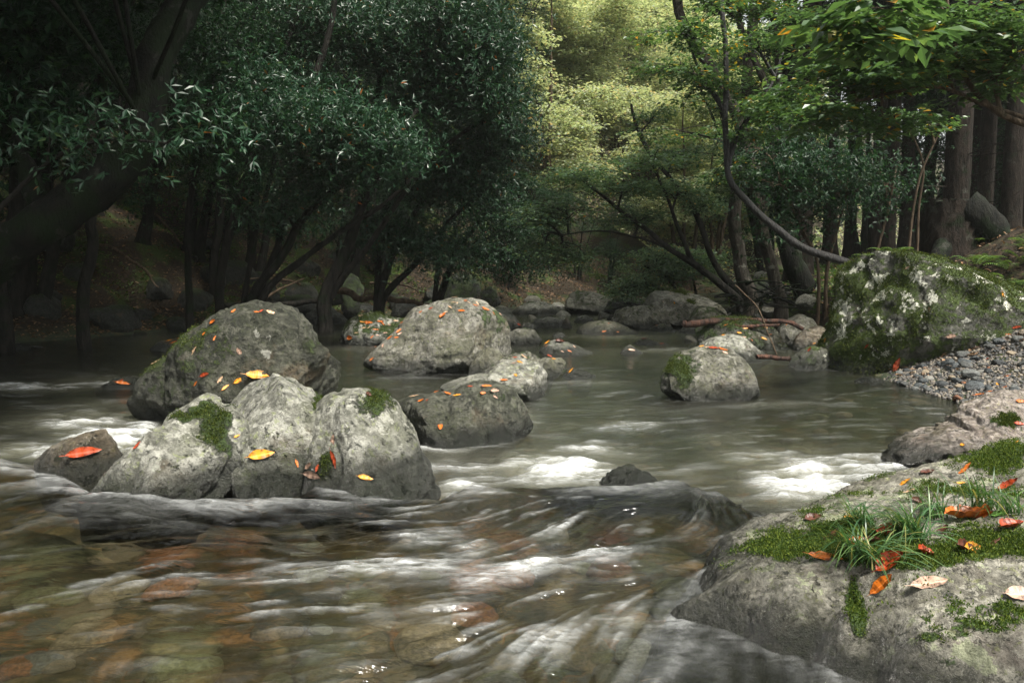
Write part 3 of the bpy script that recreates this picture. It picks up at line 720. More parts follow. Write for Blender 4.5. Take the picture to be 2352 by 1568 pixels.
# guard points outside the outline keep it dropping under the water
out_px = [(1480, 1380, -.22), (1560, 1290, -.18), (1590, 1235, -.2), (1660, 1180, -.25), (1780, 1150, -.3), (1880, 1115, -.32), (2000, 1075, -.3), (2150, 1040, -.2), (1490, 1430, -.2), (1640, 1490, -.2), (1800, 1560, -.18), (1950, 1620, -.18), (2100, 1690, -.15), (2300, 990, -.05)]
gp = np.array([[*G(u, v, 0.0)[:2], z] for u, v, z in out_px])
allp = np.vstack([cpw, gp])
q = np.stack([gx.ravel(), gy.ravel()], -1)
hz = tps(allp[:, :2], allp[:, 2], q).reshape(gx.shape)
hz = np.clip(hz, -.35, .42)
pn = np.stack([gx, gy, hz], -1)
hz += .016 * fbm(pn * 7, 5) + .012 * (ridge(pn * 9, 5) - .3) + .004 * fbm(pn * 60, 3)
# crack running down the face
cr = np.array([G(1950, 1290, .18), G(1965, 1400, .12), G(1985, 1500, .05), G(2000, 1560, .0)])
cx = np.interp(-gy, -cr[:, 1], cr[:, 0])
inc = sm(.10, -.05, gy - cr[0, 1])
hz -= .013 * np.exp(-((gx - cx - .01 * fbm(pn * 9, 2)) / .022) ** 2) * inc
Vn = np.stack([gx, gy, hz], -1)
dzx = np.gradient(hz, axis=1) / (gx[0, 1] - gx[0, 0]); dzy = np.gradient(hz, axis=0) / (gy[1, 0] - gy[0, 0])
nz = 1 / np.sqrt(1 + dzx ** 2 + dzy ** 2)
U_, V_ = proj(Vn)
ms = -.40 + .62 * fbm(pn * 5 + 30, 7, .66) + .48 * sm(.85, .97, nz) * sm(.08, .16, hz)
for (hu, hv, ru, rv, k_) in [(1780, 1255, 110, 32, 1.1), (1950, 1230, 120, 45, .9), (2150, 1270, 160, 30, 1.0), (2300, 1240, 130, 40, 1.0), (1960, 1370, 22, 60, 1.3), (1975, 1440, 20, 50, 1.2), (2300, 1060, 90, 40, .9), (2240, 1130, 110, 30, .6),
                             (2130, 1465, 60, 16, .9), (2180, 1520, 60, 22, .8), (2320, 1390, 60, 60, .7), (1660, 1300, 40, 25, .7), (1700, 1390, 90, 30, .35), (2080, 1290, 80, 14, .7), (2250, 1440, 60, 14, .6), (1870, 1180, 60, 20, .4)]:
    ms = ms + k_ * np.exp(-((U_ - hu) / ru) ** 2 - ((V_ - hv) / rv) ** 2)
ms = np.clip(ms, -1, 1.2)
cut = hz > -.34
fc = grid(nx, ny)
near_me = mesh_np('near_rock', Vn.reshape(-1, 3), fc, M['rock_near'], attrs={'moss': ms.ravel() + .02, 'lichen': np.full(gx.size, .05), 'hgt': hz.ravel() - .0})
near = obj('boulder', near_me); tag(near, 'nearest pale grey rock, mossy on top with grass and curled leaves', 'boulder')
ROCKS.append(near)
EDGE.append(Vn[np.abs(hz) < .01][:, :2])

# moss leaflets standing on the mossy parts
def leaf_quads(p, t_, n_, L, Wd, fold=.15):
    """p base, t_ direction, n_ normal -> verts (N*4,3), faces"""
    s_ = np.cross(n_, t_); s_ /= np.linalg.norm(s_, axis=1, keepdims=True) + 1e-9
    L = L[:, None]; Wd = Wd[:, None]
    mid = p + t_ * L * .45
    b = p; a = mid + s_ * Wd * .5 + n_ * Wd * fold; c_ = p + t_ * L - n_ * L * .06; d_ = mid - s_ * Wd * .5 + n_ * Wd * fold
    V = np.stack([b, a, c_, d_], 1).reshape(-1, 3)
    return V, np.arange(len(V)).reshape(-1, 4)
def unit(a): return a / (np.linalg.norm(a, axis=-1, keepdims=True) + 1e-9)
def moss_on(parent, Wd, vn_, ms, N, size, thr=.35, mat='moss_dull'):
    w_ = np.clip(ms - thr, 0, .5) * (vn_[:, 1] < .35)
    if w_.sum() <= 0: return
    idx = rng.choice(len(Wd), N, p=w_ / w_.sum())
    p = Wd[idx] + rng.normal(0, size * .8, (N, 3)) - vn_[idx] * size * .2
    dr_ = unit(vn_[idx] + rng.normal(0, .55, (N, 3)) + np.array([0, 0, .2]))
    nr = unit(np.cross(dr_, rng.normal(size=(N, 3))))
    sz = size * rng.uniform(.6, 1.5, N)
    V, fcs = leaf_quads(p - np.array(parent.location), dr_, nr, sz, sz * .5)
    me = mesh_np('moss', V, fcs, M[mat], smooth=False, fattrs={'rnd': rng.random(N)})
    o = obj('moss', me, parent); o['kind'] = 'stuff'
vnn = np.stack([-dzx * nz, -dzy * nz, nz], -1).reshape(-1, 3)
moss_on(near, Vn.reshape(-1, 3), vnn, ms.ravel(), 120000, .0065, .26, 'moss_blade')
for k_, N, s0 in (('great', 60000, .02), ('big', 9000, .012), ('jagged', 9000, .009), ('centre', 6000, .009), ('pale', 6000, .009), ('front', 7000, .014), ('flat', 9000, .02), ('slab', 9000, .01), ('edge', 5000, .03), ('leafy', 6000, .02)):
    o, (Wd_, vn2, m2_) = MOSSY[k_]
    moss_on(o, Wd_, vn2, m2_, N if k_ == 'great' else N // 2, s0 * .85, .42)

# ---------------------------------------------------------- water sheet, with broken water round the stones
gs = .025; ex0, ey0 = -9.0, 1.0; gw, gh = 640, 720
fp = np.zeros((gh, gw))
for e in EDGE:
    if len(e) == 0: continue
    i = ((e[:, 0] - ex0) / gs).astype(int); j = ((e[:, 1] - ey0) / gs).astype(int)
    ok = (i >= 0) & (i < gw) & (j >= 0) & (j < gh); fp[j[ok], i[ok]] = 1
for _ in range(2):
    fp = (fp + np.roll(fp, 1, 0) + np.roll(fp, -1, 0) + np.roll(fp, 1, 1) + np.roll(fp, -1, 1)) / 3.2
fp = np.clip(fp, 0, 1)
ii = np.clip(((XX - ex0) / gs).astype(int), 0, gw - 1); jj = np.clip(((YY - ey0) / gs).astype(int), 0, gh - 1)
ring = fp[jj, ii] * (YY < ey0 + gh * gs - .1) * (XX > ex0 + .1) * (XX < ex0 + gw * gs - .1)
speed = up * .4 * sm(1.2, .0, XX) + low * np.clip(foam * 2.2, .10, 1) * (.3 + .7 * farfade)
FOAM_SHEEN = np.clip(edge_attr + ring * speed * np.clip(.25 + .4 * turb + .3 * A2, 0, 1) * .8, 0, 1)
HZ2 = HZ + ring * speed * .012 * (1 + turb)
water = obj('water', mesh_np('water', np.stack([XX, YY, HZ2], -1).reshape(-1, 3), grid(NX, NY), water_mat, attrs={'foam': FOAM_SHEEN.ravel(), 'milk': MILK.ravel()}))
tag(water, kind='structure')
# ------------------------------------------------------------------ trees
class Tubes:
    def __init__(s): s.V = []; s.F = []; s.n = 0
    def add(s, pts, rad, k=5, jit=0.0):
        pts = np.asarray(pts, float); rad = np.broadcast_to(rad, len(pts)).astype(float)
        d = np.gradient(pts, axis=0); d /= np.linalg.norm(d, axis=1, keepdims=True) + 1e-9
        ref = np.array([0.31, .2, .93]) if abs(d[:, 2]).mean() < .8 else np.array([1., .1, 0])
        a = np.cross(d, ref); a /= np.linalg.norm(a, axis=1, keepdims=True) + 1e-9
        b = np.cross(d, a)
        th = np.linspace(0, 2 * math.pi, k, endpoint=False)
        rr = rad[:, None] * (1 + (jit * rng.normal(size=(len(pts), k)) if jit else 0))
        ring_ = pts[:, None] + rr[..., None] * (np.cos(th)[None, :, None] * a[:, None] + np.sin(th)[None, :, None] * b[:, None])
        m = len(pts)
        i = np.arange(m - 1)[:, None] * k; j = np.arange(k)[None]; j2 = (j + 1) % k
        f = np.stack([i + j, i + j2, i + k + j2, i + k + j], -1).reshape(-1, 4) + s.n
        s.V.append(ring_.reshape(-1, 3)); s.F.append(f); s.n += m * k
    def mesh(s, name, mat, org):
        return mesh_np(name, np.concatenate(s.V) - org, np.concatenate(s.F), mat)
def spline(pts, n=24):
    pts = np.asarray(pts, float)
    t_ = np.r_[0, np.cumsum(np.linalg.norm(np.diff(pts, axis=0), axis=1))]
    q = np.linspace(0, t_[-1], n)
    # catmull-rom through the way points
    out = []
    for x in q:
        i = int(np.clip(np.searchsorted(t_, x, 'right') - 1, 0, len(pts) - 2))
        u = (x - t_[i]) / (t_[i + 1] - t_[i] + 1e-9)
        p0 = pts[max(i - 1, 0)]; p1 = pts[i]; p2 = pts[i + 1]; p3 = pts[min(i + 2, len(pts) - 1)]
        out.append(.5 * ((2 * p1) + (-p0 + p2) * u + (2 * p0 - 5 * p1 + 4 * p2 - p3) * u * u + (-p0 + 3 * p1 - 3 * p2 + p3) * u ** 3))
    return np.array(out)
def px_path(pts):
    """pts: (u, v, distance)"""
    return np.array([P(u, v, y) for u, v, y in pts])

def twigs_and_leaves(tb, clusters, style, leaf):
    """clusters (M,3), outward dirs -> leaf arrays"""
    L, Wd, ntip, nl, spread, droop = leaf
    Mn = len(clusters)
    c = clusters
    if style == 'flat':
        N = Mn * ntip
        ang = rng.uniform(0, 2 * math.pi, N); rr = spread * np.sqrt(rng.random(N))
        tip = np.repeat(c, ntip, 0) + np.stack([np.cos(ang) * rr, np.sin(ang) * rr, rng.normal(0, spread * .13, N) - rr * .12], -1)
        n2 = N * nl
        tp = np.repeat(tip, nl, 0) + rng.normal(0, L * .45, (n2, 3)) * [1, 1, .35]
        a2 = np.repeat(ang, nl) + rng.normal(0, .8, n2)
        d_ = unit(np.stack([np.cos(a2), np.sin(a2), -droop + rng.normal(0, .25, n2)], -1))
        nn_ = unit(np.stack([rng.normal(0, .35, n2), rng.normal(0, .35, n2), np.ones(n2)], -1))
    else:
        N = Mn * ntip
        tip = np.repeat(c, ntip, 0) + rng.normal(0, spread, (N, 3)) * [1, 1, .75]
        n2 = N * nl
        ax = unit(rng.normal(0, .6, (N, 3)) + [0, -.25, .5])
        a2 = rng.uniform(0, 2 * math.pi, n2)
        axr = np.repeat(ax, nl, 0)
        e1 = unit(np.cross(axr, [0.3, .9, .1])); e2 = np.cross(axr, e1)
        d_ = unit(e1 * np.cos(a2)[:, None] + e2 * np.sin(a2)[:, None] + axr * rng.uniform(.0, .6, n2)[:, None] + [0, 0, -droop])
        tp = np.repeat(tip, nl, 0) + axr * rng.uniform(-.6, .3, n2)[:, None] * L
        nn_ = unit(axr + [0, 0, .6] + rng.normal(0, .25, (n2, 3)))
    Ls = L * rng.uniform(.65, 1.25, n2)
    nn_ = unit(nn_ - d_ * (nn_ * d_).sum(-1, keepdims=True))
    V, fcs = leaf_quads(tp, d_, nn_, Ls, Ls * Wd / L, .12)
    tone = np.repeat(rng.normal(0, .12, Mn), ntip * nl)
    r = np.clip(rng.beta(2, 2.2, n2) * .85 + tone, 0, .93)
    r = np.where(rng.random(n2) < .025, rng.uniform(.94, 1, n2), r)
    return V, fcs, r

DENS = 1.9
LEAVES = {
    'evergreen': ('whorl', (.085, .027, 17, 4, .24, .15), 'leaf_evergreen'),
    'dark': ('whorl', (.068, .03, 15, 4, .26, .2), 'leaf_dark'),
    'maple': ('flat', (.065, .045, 16, 3, .36, .15), 'leaf_maple'),
    'broad': ('flat', (.075, .040, 12, 4, .26, .2), 'leaf_broad'),
    'bigleaf': ('flat', (.13, .07, 5, 4, .22, .3), 'leaf_broad'),
    'canopy': ('whorl', (.12, .055, 6, 9, .30, .2), 'leaf_dark'),
    'far': ('flat', (.12, .075, 20, 3, .6, .2), 'leaf_far'),
}
def tree(name, label, cat, stems, blobs, bark, leaf, group=None, sides=8, jit=.06, limb_r=.028, per=3, rough=0, seedv=None):
    """stems: list of (way points in world space, r0, r1). blobs: (centre, (rx, ry, rz), n clusters)"""
    org = np.array(stems[0][0][0])
    root = thing(name, label, cat, org, group)
    tb = Tubes(); paths = []
    for pts, r0, r1 in stems:
        n = max(12, int(len(pts) * 6))
        s_ = spline(pts, n)
        s_[1:-1] += fbm(s_[1:-1][:, None] * 1.1 + [[0, 0, 0]], 2)[:, 0][:, None] * r0 * .5
        rad = r0 + (r1 - r0) * np.linspace(0, 1, n) ** .8
        rad = rad * (1 + .55 * np.exp(-np.arange(n) / (n * .05)))
        tb.add(s_, rad, sides, jit)
        paths.append((s_, rad))
    trunk = obj('trunk', tb.mesh('trunk', M[bark], org), root)
    if not blobs: return root
    lb = Tubes(); Vs, Fs, Rs = [], [], []; off = 0
    style, lp, lm = LEAVES[leaf]
    allp = np.concatenate([p[0] for p in paths])
    for cen, rad, nc in blobs:
        nc = int(nc * DENS)
        cen = np.array(cen); rad = np.array(rad)
        # limb from the trunk point that looks up to the blob
        dd = np.linalg.norm((allp - cen) * [1, 1, .7], axis=1) + 1.2 * np.maximum(allp[:, 2] - cen[2] + .3, 0)
        a = allp[dd.argmin()]
        midp = (a + cen) / 2 + [0, 0, .12 * np.linalg.norm(cen - a)] + rng.normal(0, .08, 3) * np.linalg.norm(cen - a)
        limb = spline([a, midp, cen], 12)
        lr = min(limb_r, .008 + .012 * np.linalg.norm(cen - a) + .003 * nc ** .5)
        lb.add(limb, np.linspace(lr, lr * .5, 12), 5)
        nb_ = max(2, nc // per)
        v = unit(rng.normal(size=(nb_, 3))) * (rng.random((nb_, 1)) ** .45)
        ends = cen + v * rad
        cl = []
        for e in ends:
            s0 = limb[rng.integers(5, 12)]
            m_ = (s0 + e) / 2 + [0, 0, .10 * np.linalg.norm(e - s0)] + rng.normal(0, .05, 3) * np.linalg.norm(e - s0)
            br = spline([s0, m_, e], 7)
            lb.add(br, np.linspace(lr * .42, lr * .12, 7), 3)
            cl.append(e)
            for _ in range(per - 1):
                q_ = br[rng.integers(3, 7)] + rng.normal(0, .22, 3) * np.minimum(rad, .8)
                cl.append(q_)
                lb.add(np.array([br[rng.integers(2, 6)], q_]), [lr * .15, lr * .08], 3)
        V, f, r = twigs_and_leaves(lb, np.array(cl), style, lp)
        Vs.append(V); Fs.append(f + off); off += len(V); Rs.append(r)
    obj('branches', lb.mesh('branches', M[bark], org), root)
    obj('crown', mesh_np('crown', np.concatenate(Vs) - org, np.concatenate(Fs), M[lm], smooth=False, fattrs={'rnd': np.concatenate(Rs)}), root)
    return root
def B(u, v, y, ru, rv, ry, n):
    return (P(u, v, y), (ru * y / F, ry, rv * y / F), n)
def HI(*c):  # crown masses above the view, added to cut sky reflection in the water
    return [(p, (1.8, 1.5, 1.0), 34) for p in c]
def S(pts, r0, r1):
    """stem through picture points at a distance; radii in picture px at the first point"""
    w_ = px_path(pts)
    g = gz(w_[0, 0], w_[0, 1])
    if pts[0][1] >= 620 or (pts[0][1] > 570 and (pts[0][0] > 2000 or pts[0][0] < 20)):                      # root it in the ground
        if w_[0, 2] > g - .05: w_ = np.vstack([[w_[0, 0], w_[0, 1], g - .15], w_])
    return (w_, r0 * pts[0][2] / F, r1 * pts[0][2] / F)

# --- left bank
tree('leaning_tree', 'thick dark mossy trunk leaning across the upper left', 'tree',
     [S([(-190, 800, 8.6), (-20, 610, 9), (110, 510, 9), (235, 415, 9), (322, 310, 9), (362, 205, 9.2), (385, 100, 9.4), (425, 0, 9.6), (480, -200, 10)], 62, 36),
      S([(120, 505, 9), (60, 400, 9.3), (30, 250, 9.6), (45, 80, 9.8), (60, -100, 10)], 26, 14)],
     [B(60, 60, 9.5, 150, 90, 1.0, 40), B(330, -120, 10, 260, 60, 1.2, 60), B(-50, 250, 9.5, 120, 120, .8, 40)] + [((x, y, z), (1.7, 1.7, .9), 90) for x, y, z in [(-7.5, 3, 7), (-6.5, 9.5, 8.6), (-8.6, 7.5, 8), (-5.6, 12.5, 9), (-8, 10.5, 8.5), (-6, 5.5, 8), (-2.2, 7.8, 6.6), (-2.6, 4.4, 6.2), (-5.4, 7.2, 7.4), (-4.2, 9.6, 7.6), (-4.2, 8.2, 6.4), (-3.2, 6, 6.3), (-5.5, 5, 6.2), (-6.2, 9, 6.6), (-4.6, 11.2, 7.6), (-7.2, 7, 6.2), (-6, 2.5, 5.8), (-3.6, 3.6, 5.6), (-7, 11.5, 7.4), (-4.5, .5, 5.5), (-8.5, 4.5, 5.5)]], 'bark_moss', 'canopy', sides=14, jit=.07)  # high crown masses out of view, added to shade the left side
tree('tree', 'slender dark tree holding pale shiny leaves in front of the thick leaning trunk', 'tree',
     [S([(-120, 640, 6.8), (-60, 540, 6.8), (0, 480, 6.8), (80, 400, 6.8), (150, 350, 6.7), (260, 320, 6.6), (380, 330, 6.6)], 11, 3)],
     [B(270, 285, 6.6, 150, 22, .5, 4), B(440, 290, 6.6, 90, 30, .4, 4), B(110, 290, 6.7, 120, 40, .4, 4)], 'bark_dark', 'evergreen', sides=6, limb_r=.01)
for lab, st, bl, lf in [
    ('straight dark tree at the very left edge', [S([(10, 640, 11), (35, 450, 11), (60, 200, 11), (95, -60, 11)], 20, 12)], [B(60, 150, 11, 130, 130, 1., 40), B(-40, 350, 11, 100, 80, .8, 20)], 'dark'),
    ('dark tree left of the thick leaning trunk, its limb reaching sideways', [S([(105, 560, 12), (100, 380, 12), (130, 200, 12), (165, -60, 12)], 17, 11), S([(100, 260, 12), (180, 300, 12), (290, 285, 12)], 7, 3)], [B(170, 120, 12, 130, 120, 1.2, 40)], 'dark'),
    ('upright dark tree rising from the leaf littered slope behind the leaning trunk', [S([(195, 690, 11.5), (215, 560, 11.5), (228, 400, 11.5), (232, 200, 11.5), (222, -60, 11.6)], 15, 10)], [B(230, 60, 11.5, 120, 80, 1.2, 40), B(300, 400, 12, 110, 50, .8, 14)], 'dark'),
    ('dark tree just right of the leaning trunk, bending slightly', [S([(328, 560, 14), (350, 430, 14), (392, 300, 14), (400, 150, 14), (390, -60, 14)], 13, 8)], [B(470, 130, 13, 110, 110, 1.2, 50), B(440, 330, 13.5, 90, 50, 1., 22)], 'dark'),
    ('pair of thin dark stems left of the fan-shaped cluster', [S([(500, 660, 13.5), (540, 500, 13.5), (585, 330, 13.5), (640, 150, 13.5), (720, -60, 13.5)], 12, 6), S([(430, 640, 14), (440, 450, 14), (480, 250, 14), (520, -60, 14)], 9, 6)],
     [B(560, 110, 13.3, 120, 110, 1.1, 60), B(520, 290, 13.3, 110, 60, 1., 26), B(560, 420, 13.5, 100, 50, .8, 18)], 'dark'),
    ('fan-shaped cluster of stems carrying the shiniest foliage mass', [
        S([(575, 690, 12.6), (640, 600, 12.6), (700, 500, 12.5), (790, 420, 12.3), (900, 330, 12.2), (960, 250, 12.2)], 13, 5),
        S([(585, 690, 12.8), (640, 560, 12.8), (670, 400, 12.8), (700, 250, 12.8), (760, 60, 12.8), (780, -80, 12.8)], 11, 6),
        S([(600, 690, 12.5), (690, 600, 12.5), (800, 520, 12.3), (880, 470, 12.2), (960, 400, 12.1)], 12, 4),
        S([(560, 690, 12.8), (580, 560, 12.8), (620, 420, 12.8), (640, 250, 12.7)], 8, 4)],
     [B(690, 270, 11.6, 120, 70, .9, 50), B(800, 300, 11.4, 120, 60, .9, 54), B(880, 345, 11.4, 80, 35, .7, 34), B(620, 210, 12, 90, 50, .8, 34), B(760, 400, 12, 120, 50, .8, 30), B(640, 480, 12.4, 100, 50, .8, 20)], 'evergreen'),
    ('tall arching tree whose crown overhangs the stream at top centre', [
        S([(745, 690, 14.2), (790, 580, 14.2), (850, 440, 14), (930, 320, 13.8), (1010, 230, 13.6), (1090, 160, 13.5)], 13, 5),
        S([(755, 690, 14.2), (820, 520, 14.2), (850, 330, 14.2), (880, 150, 14.2), (930, -60, 14.2), (950, -400, 14.2)], 11, 6),
        S([(760, 690, 14.2), (850, 560, 14), (940, 430, 13.7), (1030, 330, 13.5), (1110, 280, 13.4)], 10, 4)],
     [B(1040, 50, 13.4, 110, 80, 1.1, 100), B(1120, 130, 13.3, 75, 60, .9, 70), B(960, 110, 13.6, 120, 80, 1.0, 90), B(1130, 220, 13.2, 70, 50, .8, 50), B(1020, 200, 13.6, 100, 60, .8, 60), B(860, 80, 13.8, 110, 80, 1.0, 80), B(700, 60, 14, 120, 90, 1., 70), B(940, 280, 13.8, 90, 45, .8, 36)] + HI((-1.6, 13.6, 7.8), (-3.2, 14, 8.6), (-.3, 13.6, 9.6), (-2, 13.6, 11), (-4, 13, 10.6)), 'evergreen'),
    ('middle arching tree with drooping sprays over the second boulder', [
        S([(870, 690, 15.5), (910, 570, 15.3), (980, 450, 15), (1060, 370, 14.8), (1140, 330, 14.6)], 12, 4),
        S([(880, 690, 15.5), (960, 600, 15.3), (1040, 500, 15), (1130, 430, 14.8)], 10, 4),
        S([(865, 690, 15.5), (880, 520, 15.5), (920, 380, 15.4), (960, 200, 15.4)], 9, 5)],
     [B(1110, 330, 14.6, 90, 60, .9, 60), B(1170, 300, 14.6, 40, 60, .6, 26), B(1040, 400, 14.8, 100, 60, .9, 60), B(1120, 420, 14.6, 70, 50, .8, 40), B(960, 440, 15, 100, 50, .9, 40), B(880, 540, 15, 100, 50, .9, 40), B(1000, 560, 15, 100, 50, .8, 44)], 'evergreen'),
    ('low dark tree under the arching crowns at the bend', [
        S([(1010, 690, 18), (1040, 600, 17.8), (1090, 520, 17.6), (1160, 460, 17.5)], 11, 4), S([(1000, 690, 18), (1010, 560, 18), (1050, 440, 18)], 8, 4)],
     [B(1120, 490, 17.4, 100, 50, 1., 60), B(1060, 590, 17.5, 110, 45, 1., 60), B(1190, 600, 17.6, 90, 40, 1., 50), B(1180, 540, 18, 70, 40, 1., 36)], 'dark')]:
    tree('tree', lab, 'tree', st, bl, 'bark_dark', lf, sides=7)

# --- right bank
DENS = 1.4
tree('tree', 'slim black wet trunk curving up out of the mossy boulder', 'tree',
     [S([(2030, 640, 11), (1960, 606, 11), (1850, 566, 11), (1760, 508, 11), (1703, 448, 11), (1675, 395, 11), (1668, 300, 11), (1668, 180, 11), (1662, 60, 11), (1655, -80, 11)], 10.5, 5),
      S([(1672, 380, 11), (1700, 300, 11), (1760, 220, 11), (1800, 120, 11)], 6, 2), S([(1668, 260, 11), (1610, 170, 11), (1570, 60, 11)], 5, 2)],
     [B(1600, 60, 10.8, 130, 55, .9, 22), B(1740, 110, 10.8, 110, 50, .9, 20), B(1600, 200, 11, 100, 40, .8, 22), B(1760, 250, 10.8, 90, 40, .8, 22), B(1690, 310, 11, 60, 20, .5, 8)], 'bark_wet', 'broad', sides=10, jit=.03)
tree('tree', 'stout dark forked tree with lichen bark, leaning left above the sharp-edged boulder', 'tree',
     [S([(1790, 700, 13), (1760, 560, 13), (1730, 400, 13), (1690, 270, 13), (1640, 170, 13), (1580, 70, 13), (1540, -60, 13), (1500, -400, 13)], 15, 10),
      S([(1735, 400, 13), (1780, 330, 13), (1760, 200, 13), (1700, 60, 13), (1690, -80, 13)], 9, 6), S([(1750, 480, 13), (1800, 350, 13), (1790, 200, 13), (1770, 0, 13)], 9, 6)],
     [B(1510, 160, 12.8, 100, 30, .9, 12), B(1560, 300, 12.8, 110, 30, .9, 12), B(1760, 10, 13, 110, 50, .9, 40), B(1650, -10, 13, 90, 40, .9, 30), B(1860, 60, 13, 100, 60, .9, 34), B(1640, 400, 13, 80, 40, .8, 20)] + HI((2.6, 13, 7.2), (1.4, 12.6, 8.6), (6.2, 14, 8.8)), 'bark_lichen', 'broad', sides=9)
tree('maple_tree', 'maple leaning far left over the stream with two long dark boughs', 'tree',
     [S([(1700, 705, 15), (1660, 660, 15), (1590, 603, 15), (1520, 562, 15), (1450, 505, 15), (1390, 455, 15), (1330, 405, 15)], 12, 3),
      S([(1590, 603, 15), (1540, 480, 15), (1500, 370, 15), (1470, 300, 15)], 6, 2), S([(1540, 572, 15), (1460, 545, 15), (1380, 530, 15), (1290, 540, 15)], 4, 1.5)],
     [B(1330, 400, 15, 110, 18, 1.0, 36), B(1440, 430, 15, 110, 18, 1.0, 34), B(1300, 480, 15.2, 130, 20, 1., 40), B(1500, 370, 15, 100, 20, .9, 26), B(1240, 500, 15.4, 90, 20, .8, 24), B(1300, 590, 15.4, 110, 14, .9, 36),
      B(1460, 500, 15.3, 110, 20, .9, 26), B(1250, 565, 15.6, 100, 14, .8, 24), B(1560, 440, 15.2, 90, 22, .9, 24)], 'bark_dark', 'maple', sides=7)
tree('maple_tree', 'maple with one crooked upright bough behind the leaning one', 'tree',
     [S([(1712, 705, 16.5), (1650, 620, 16.5), (1610, 520, 16.5), (1550, 420, 16.5), (1480, 330, 16.5), (1450, 240, 16.5)], 10, 3)],
     [B(1500, 270, 16.4, 90, 16, 1., 12), B(1560, 350, 16.4, 100, 24, 1., 26), B(1500, 430, 16.4, 110, 22, 1., 30), B(1620, 470, 16.4, 90, 24, .9, 24)], 'bark_dark', 'maple', sides=7)
tree('shrub', 'pale green shrub draping down behind the sharp-edged boulder', 'shrub',
     [S([(1560, 690, 18), (1530, 640, 18), (1480, 610, 18)], 5, 2), S([(1600, 690, 18), (1590, 620, 18), (1600, 560, 18)], 5, 2)],
     [B(1470, 650, 17.5, 70, 26, .8, 50), B(1550, 625, 17.6, 80, 34, .8, 60), B(1420, 672, 17.2, 40, 14, .5, 20), B(1620, 600, 17.8, 80, 40, .8, 50), B(1510, 590, 17.8, 70, 24, .7, 34)], 'bark_dark', 'maple', sides=5)
tree('tree', 'pale barked trunk behind the roots of the leaning maples', 'tree',
     [S([(1722, 690, 14.5), (1700, 600, 14.5), (1690, 500, 14.5), (1700, 330, 14.5), (1720, 150, 14.5), (1730, -60, 14.5), (1700, -600, 14.5)], 16, 9)], [B(1720, 200, 14.5, 90, 60, 1., 24)] + HI((2, 15, 11.2), (.4, 15, 10.6)), 'bark_lichen', 'broad', sides=9)
tree('tree', 'heavy dark trunk with flaring roots on the undercut bank', 'tree',
     [S([(1870, 690, 13.5), (1835, 610, 13.5), (1800, 520, 13.5), (1790, 400, 13.5), (1810, 200, 13.5), (1830, -60, 13.5)], 25, 15)], [B(1850, 330, 13, 100, 60, .9, 26)], 'bark_moss', 'dark', sides=11)
tree('shrub', 'dark glossy evergreen shrub filling the shade below the yellowing leaves', 'shrub',
     [S([(1880, 620, 12), (1850, 540, 12), (1800, 440, 12)], 6, 2), S([(1900, 620, 12), (1930, 500, 12), (1950, 400, 12)], 6, 2), S([(2010, 600, 12), (2040, 480, 12), (2060, 380, 12)], 5, 2)],
     [B(1790, 420, 11.8, 90, 50, .7, 34), B(1890, 390, 11.8, 90, 40, .7, 34), B(1950, 440, 11.8, 90, 50, .7, 30), B(1820, 520, 12, 80, 36, .7, 18), B(2040, 420, 12, 70, 50, .7, 20), B(1740, 340, 12, 70, 30, .6, 18)], 'bark_tan', 'dark', sides=5)
tree('tree', 'bending tan sapling between the dark shrub and cedar', 'tree',
     [S([(2085, 600, 11), (2095, 500, 11), (2115, 400, 11), (2160, 300, 11)], 4, 2), S([(2105, 600, 11.2), (2110, 480, 11.2), (2120, 380, 11.2), (2090, 300, 11.2)], 4, 2)], [B(2130, 280, 11, 70, 26, .5, 8)], 'bark_tan', 'broad', sides=6)
tree('tree', 'near branching tree entering from the right edge with fresh green leaves', 'tree',
     [S([(2560, 600, 7.2), (2500, 380, 7.2), (2420, 300, 7.2), (2350, 268, 7.2), (2260, 240, 7.2), (2160, 198, 7.2), (2060, 210, 7.2), (1970, 232, 7.2)], 9, 3),
      S([(2420, 300, 7.2), (2300, 262, 7.2), (2220, 180, 7.2), (2185, 60, 7.2), (2170, -60, 7.2)], 8, 3), S([(2300, 262, 7.2), (2260, 130, 7.2), (2200, 60, 7.2), (2130, -20, 7.2)], 5, 2),
      S([(2480, 350, 7.2), (2440, 200, 7.2), (2380, 60, 7.2), (2330, -40, 7.2)], 6, 3)],
     [B(2010, 110, 7.2, 110, 35, .6, 20), B(2120, 70, 7.2, 110, 35, .6, 22), B(2260, 60, 7.2, 110, 40, .6, 24), B(2010, 190, 7.2, 100, 26, .5, 16), B(2180, 150, 7.2, 110, 26, .6, 18), B(2300, 170, 7.2, 90, 40, .6, 18),
      B(1910, 150, 7.4, 90, 26, .5, 14), B(1900, 270, 7.4, 100, 20, .5, 14), B(2030, 290, 7.3, 90, 18, .5, 10), B(2330, 100, 7.0, 70, 60, .5, 14), B(1800, 210, 8, 80, 24, .5, 10)], 'bark_tan', 'broad', sides=8, limb_r=.014)
tree('tree', 'spray of large pale green leaves hanging close overhead at the upper right', 'tree',
     [S([(2700, 500, 4.6), (2640, 100, 4.6), (2450, -60, 4.6), (2250, -30, 4.6), (2060, 30, 4.6), (1960, 60, 4.6)], 7, 2)],
     [B(1960, 50, 4.6, 60, 24, .25, 2), B(2040, 30, 4.6, 60, 24, .25, 2), B(1990, 100, 4.7, 60, 20, .2, 2)], 'bark_tan', 'bigleaf', sides=6, limb_r=.006)

DENS = 1.9
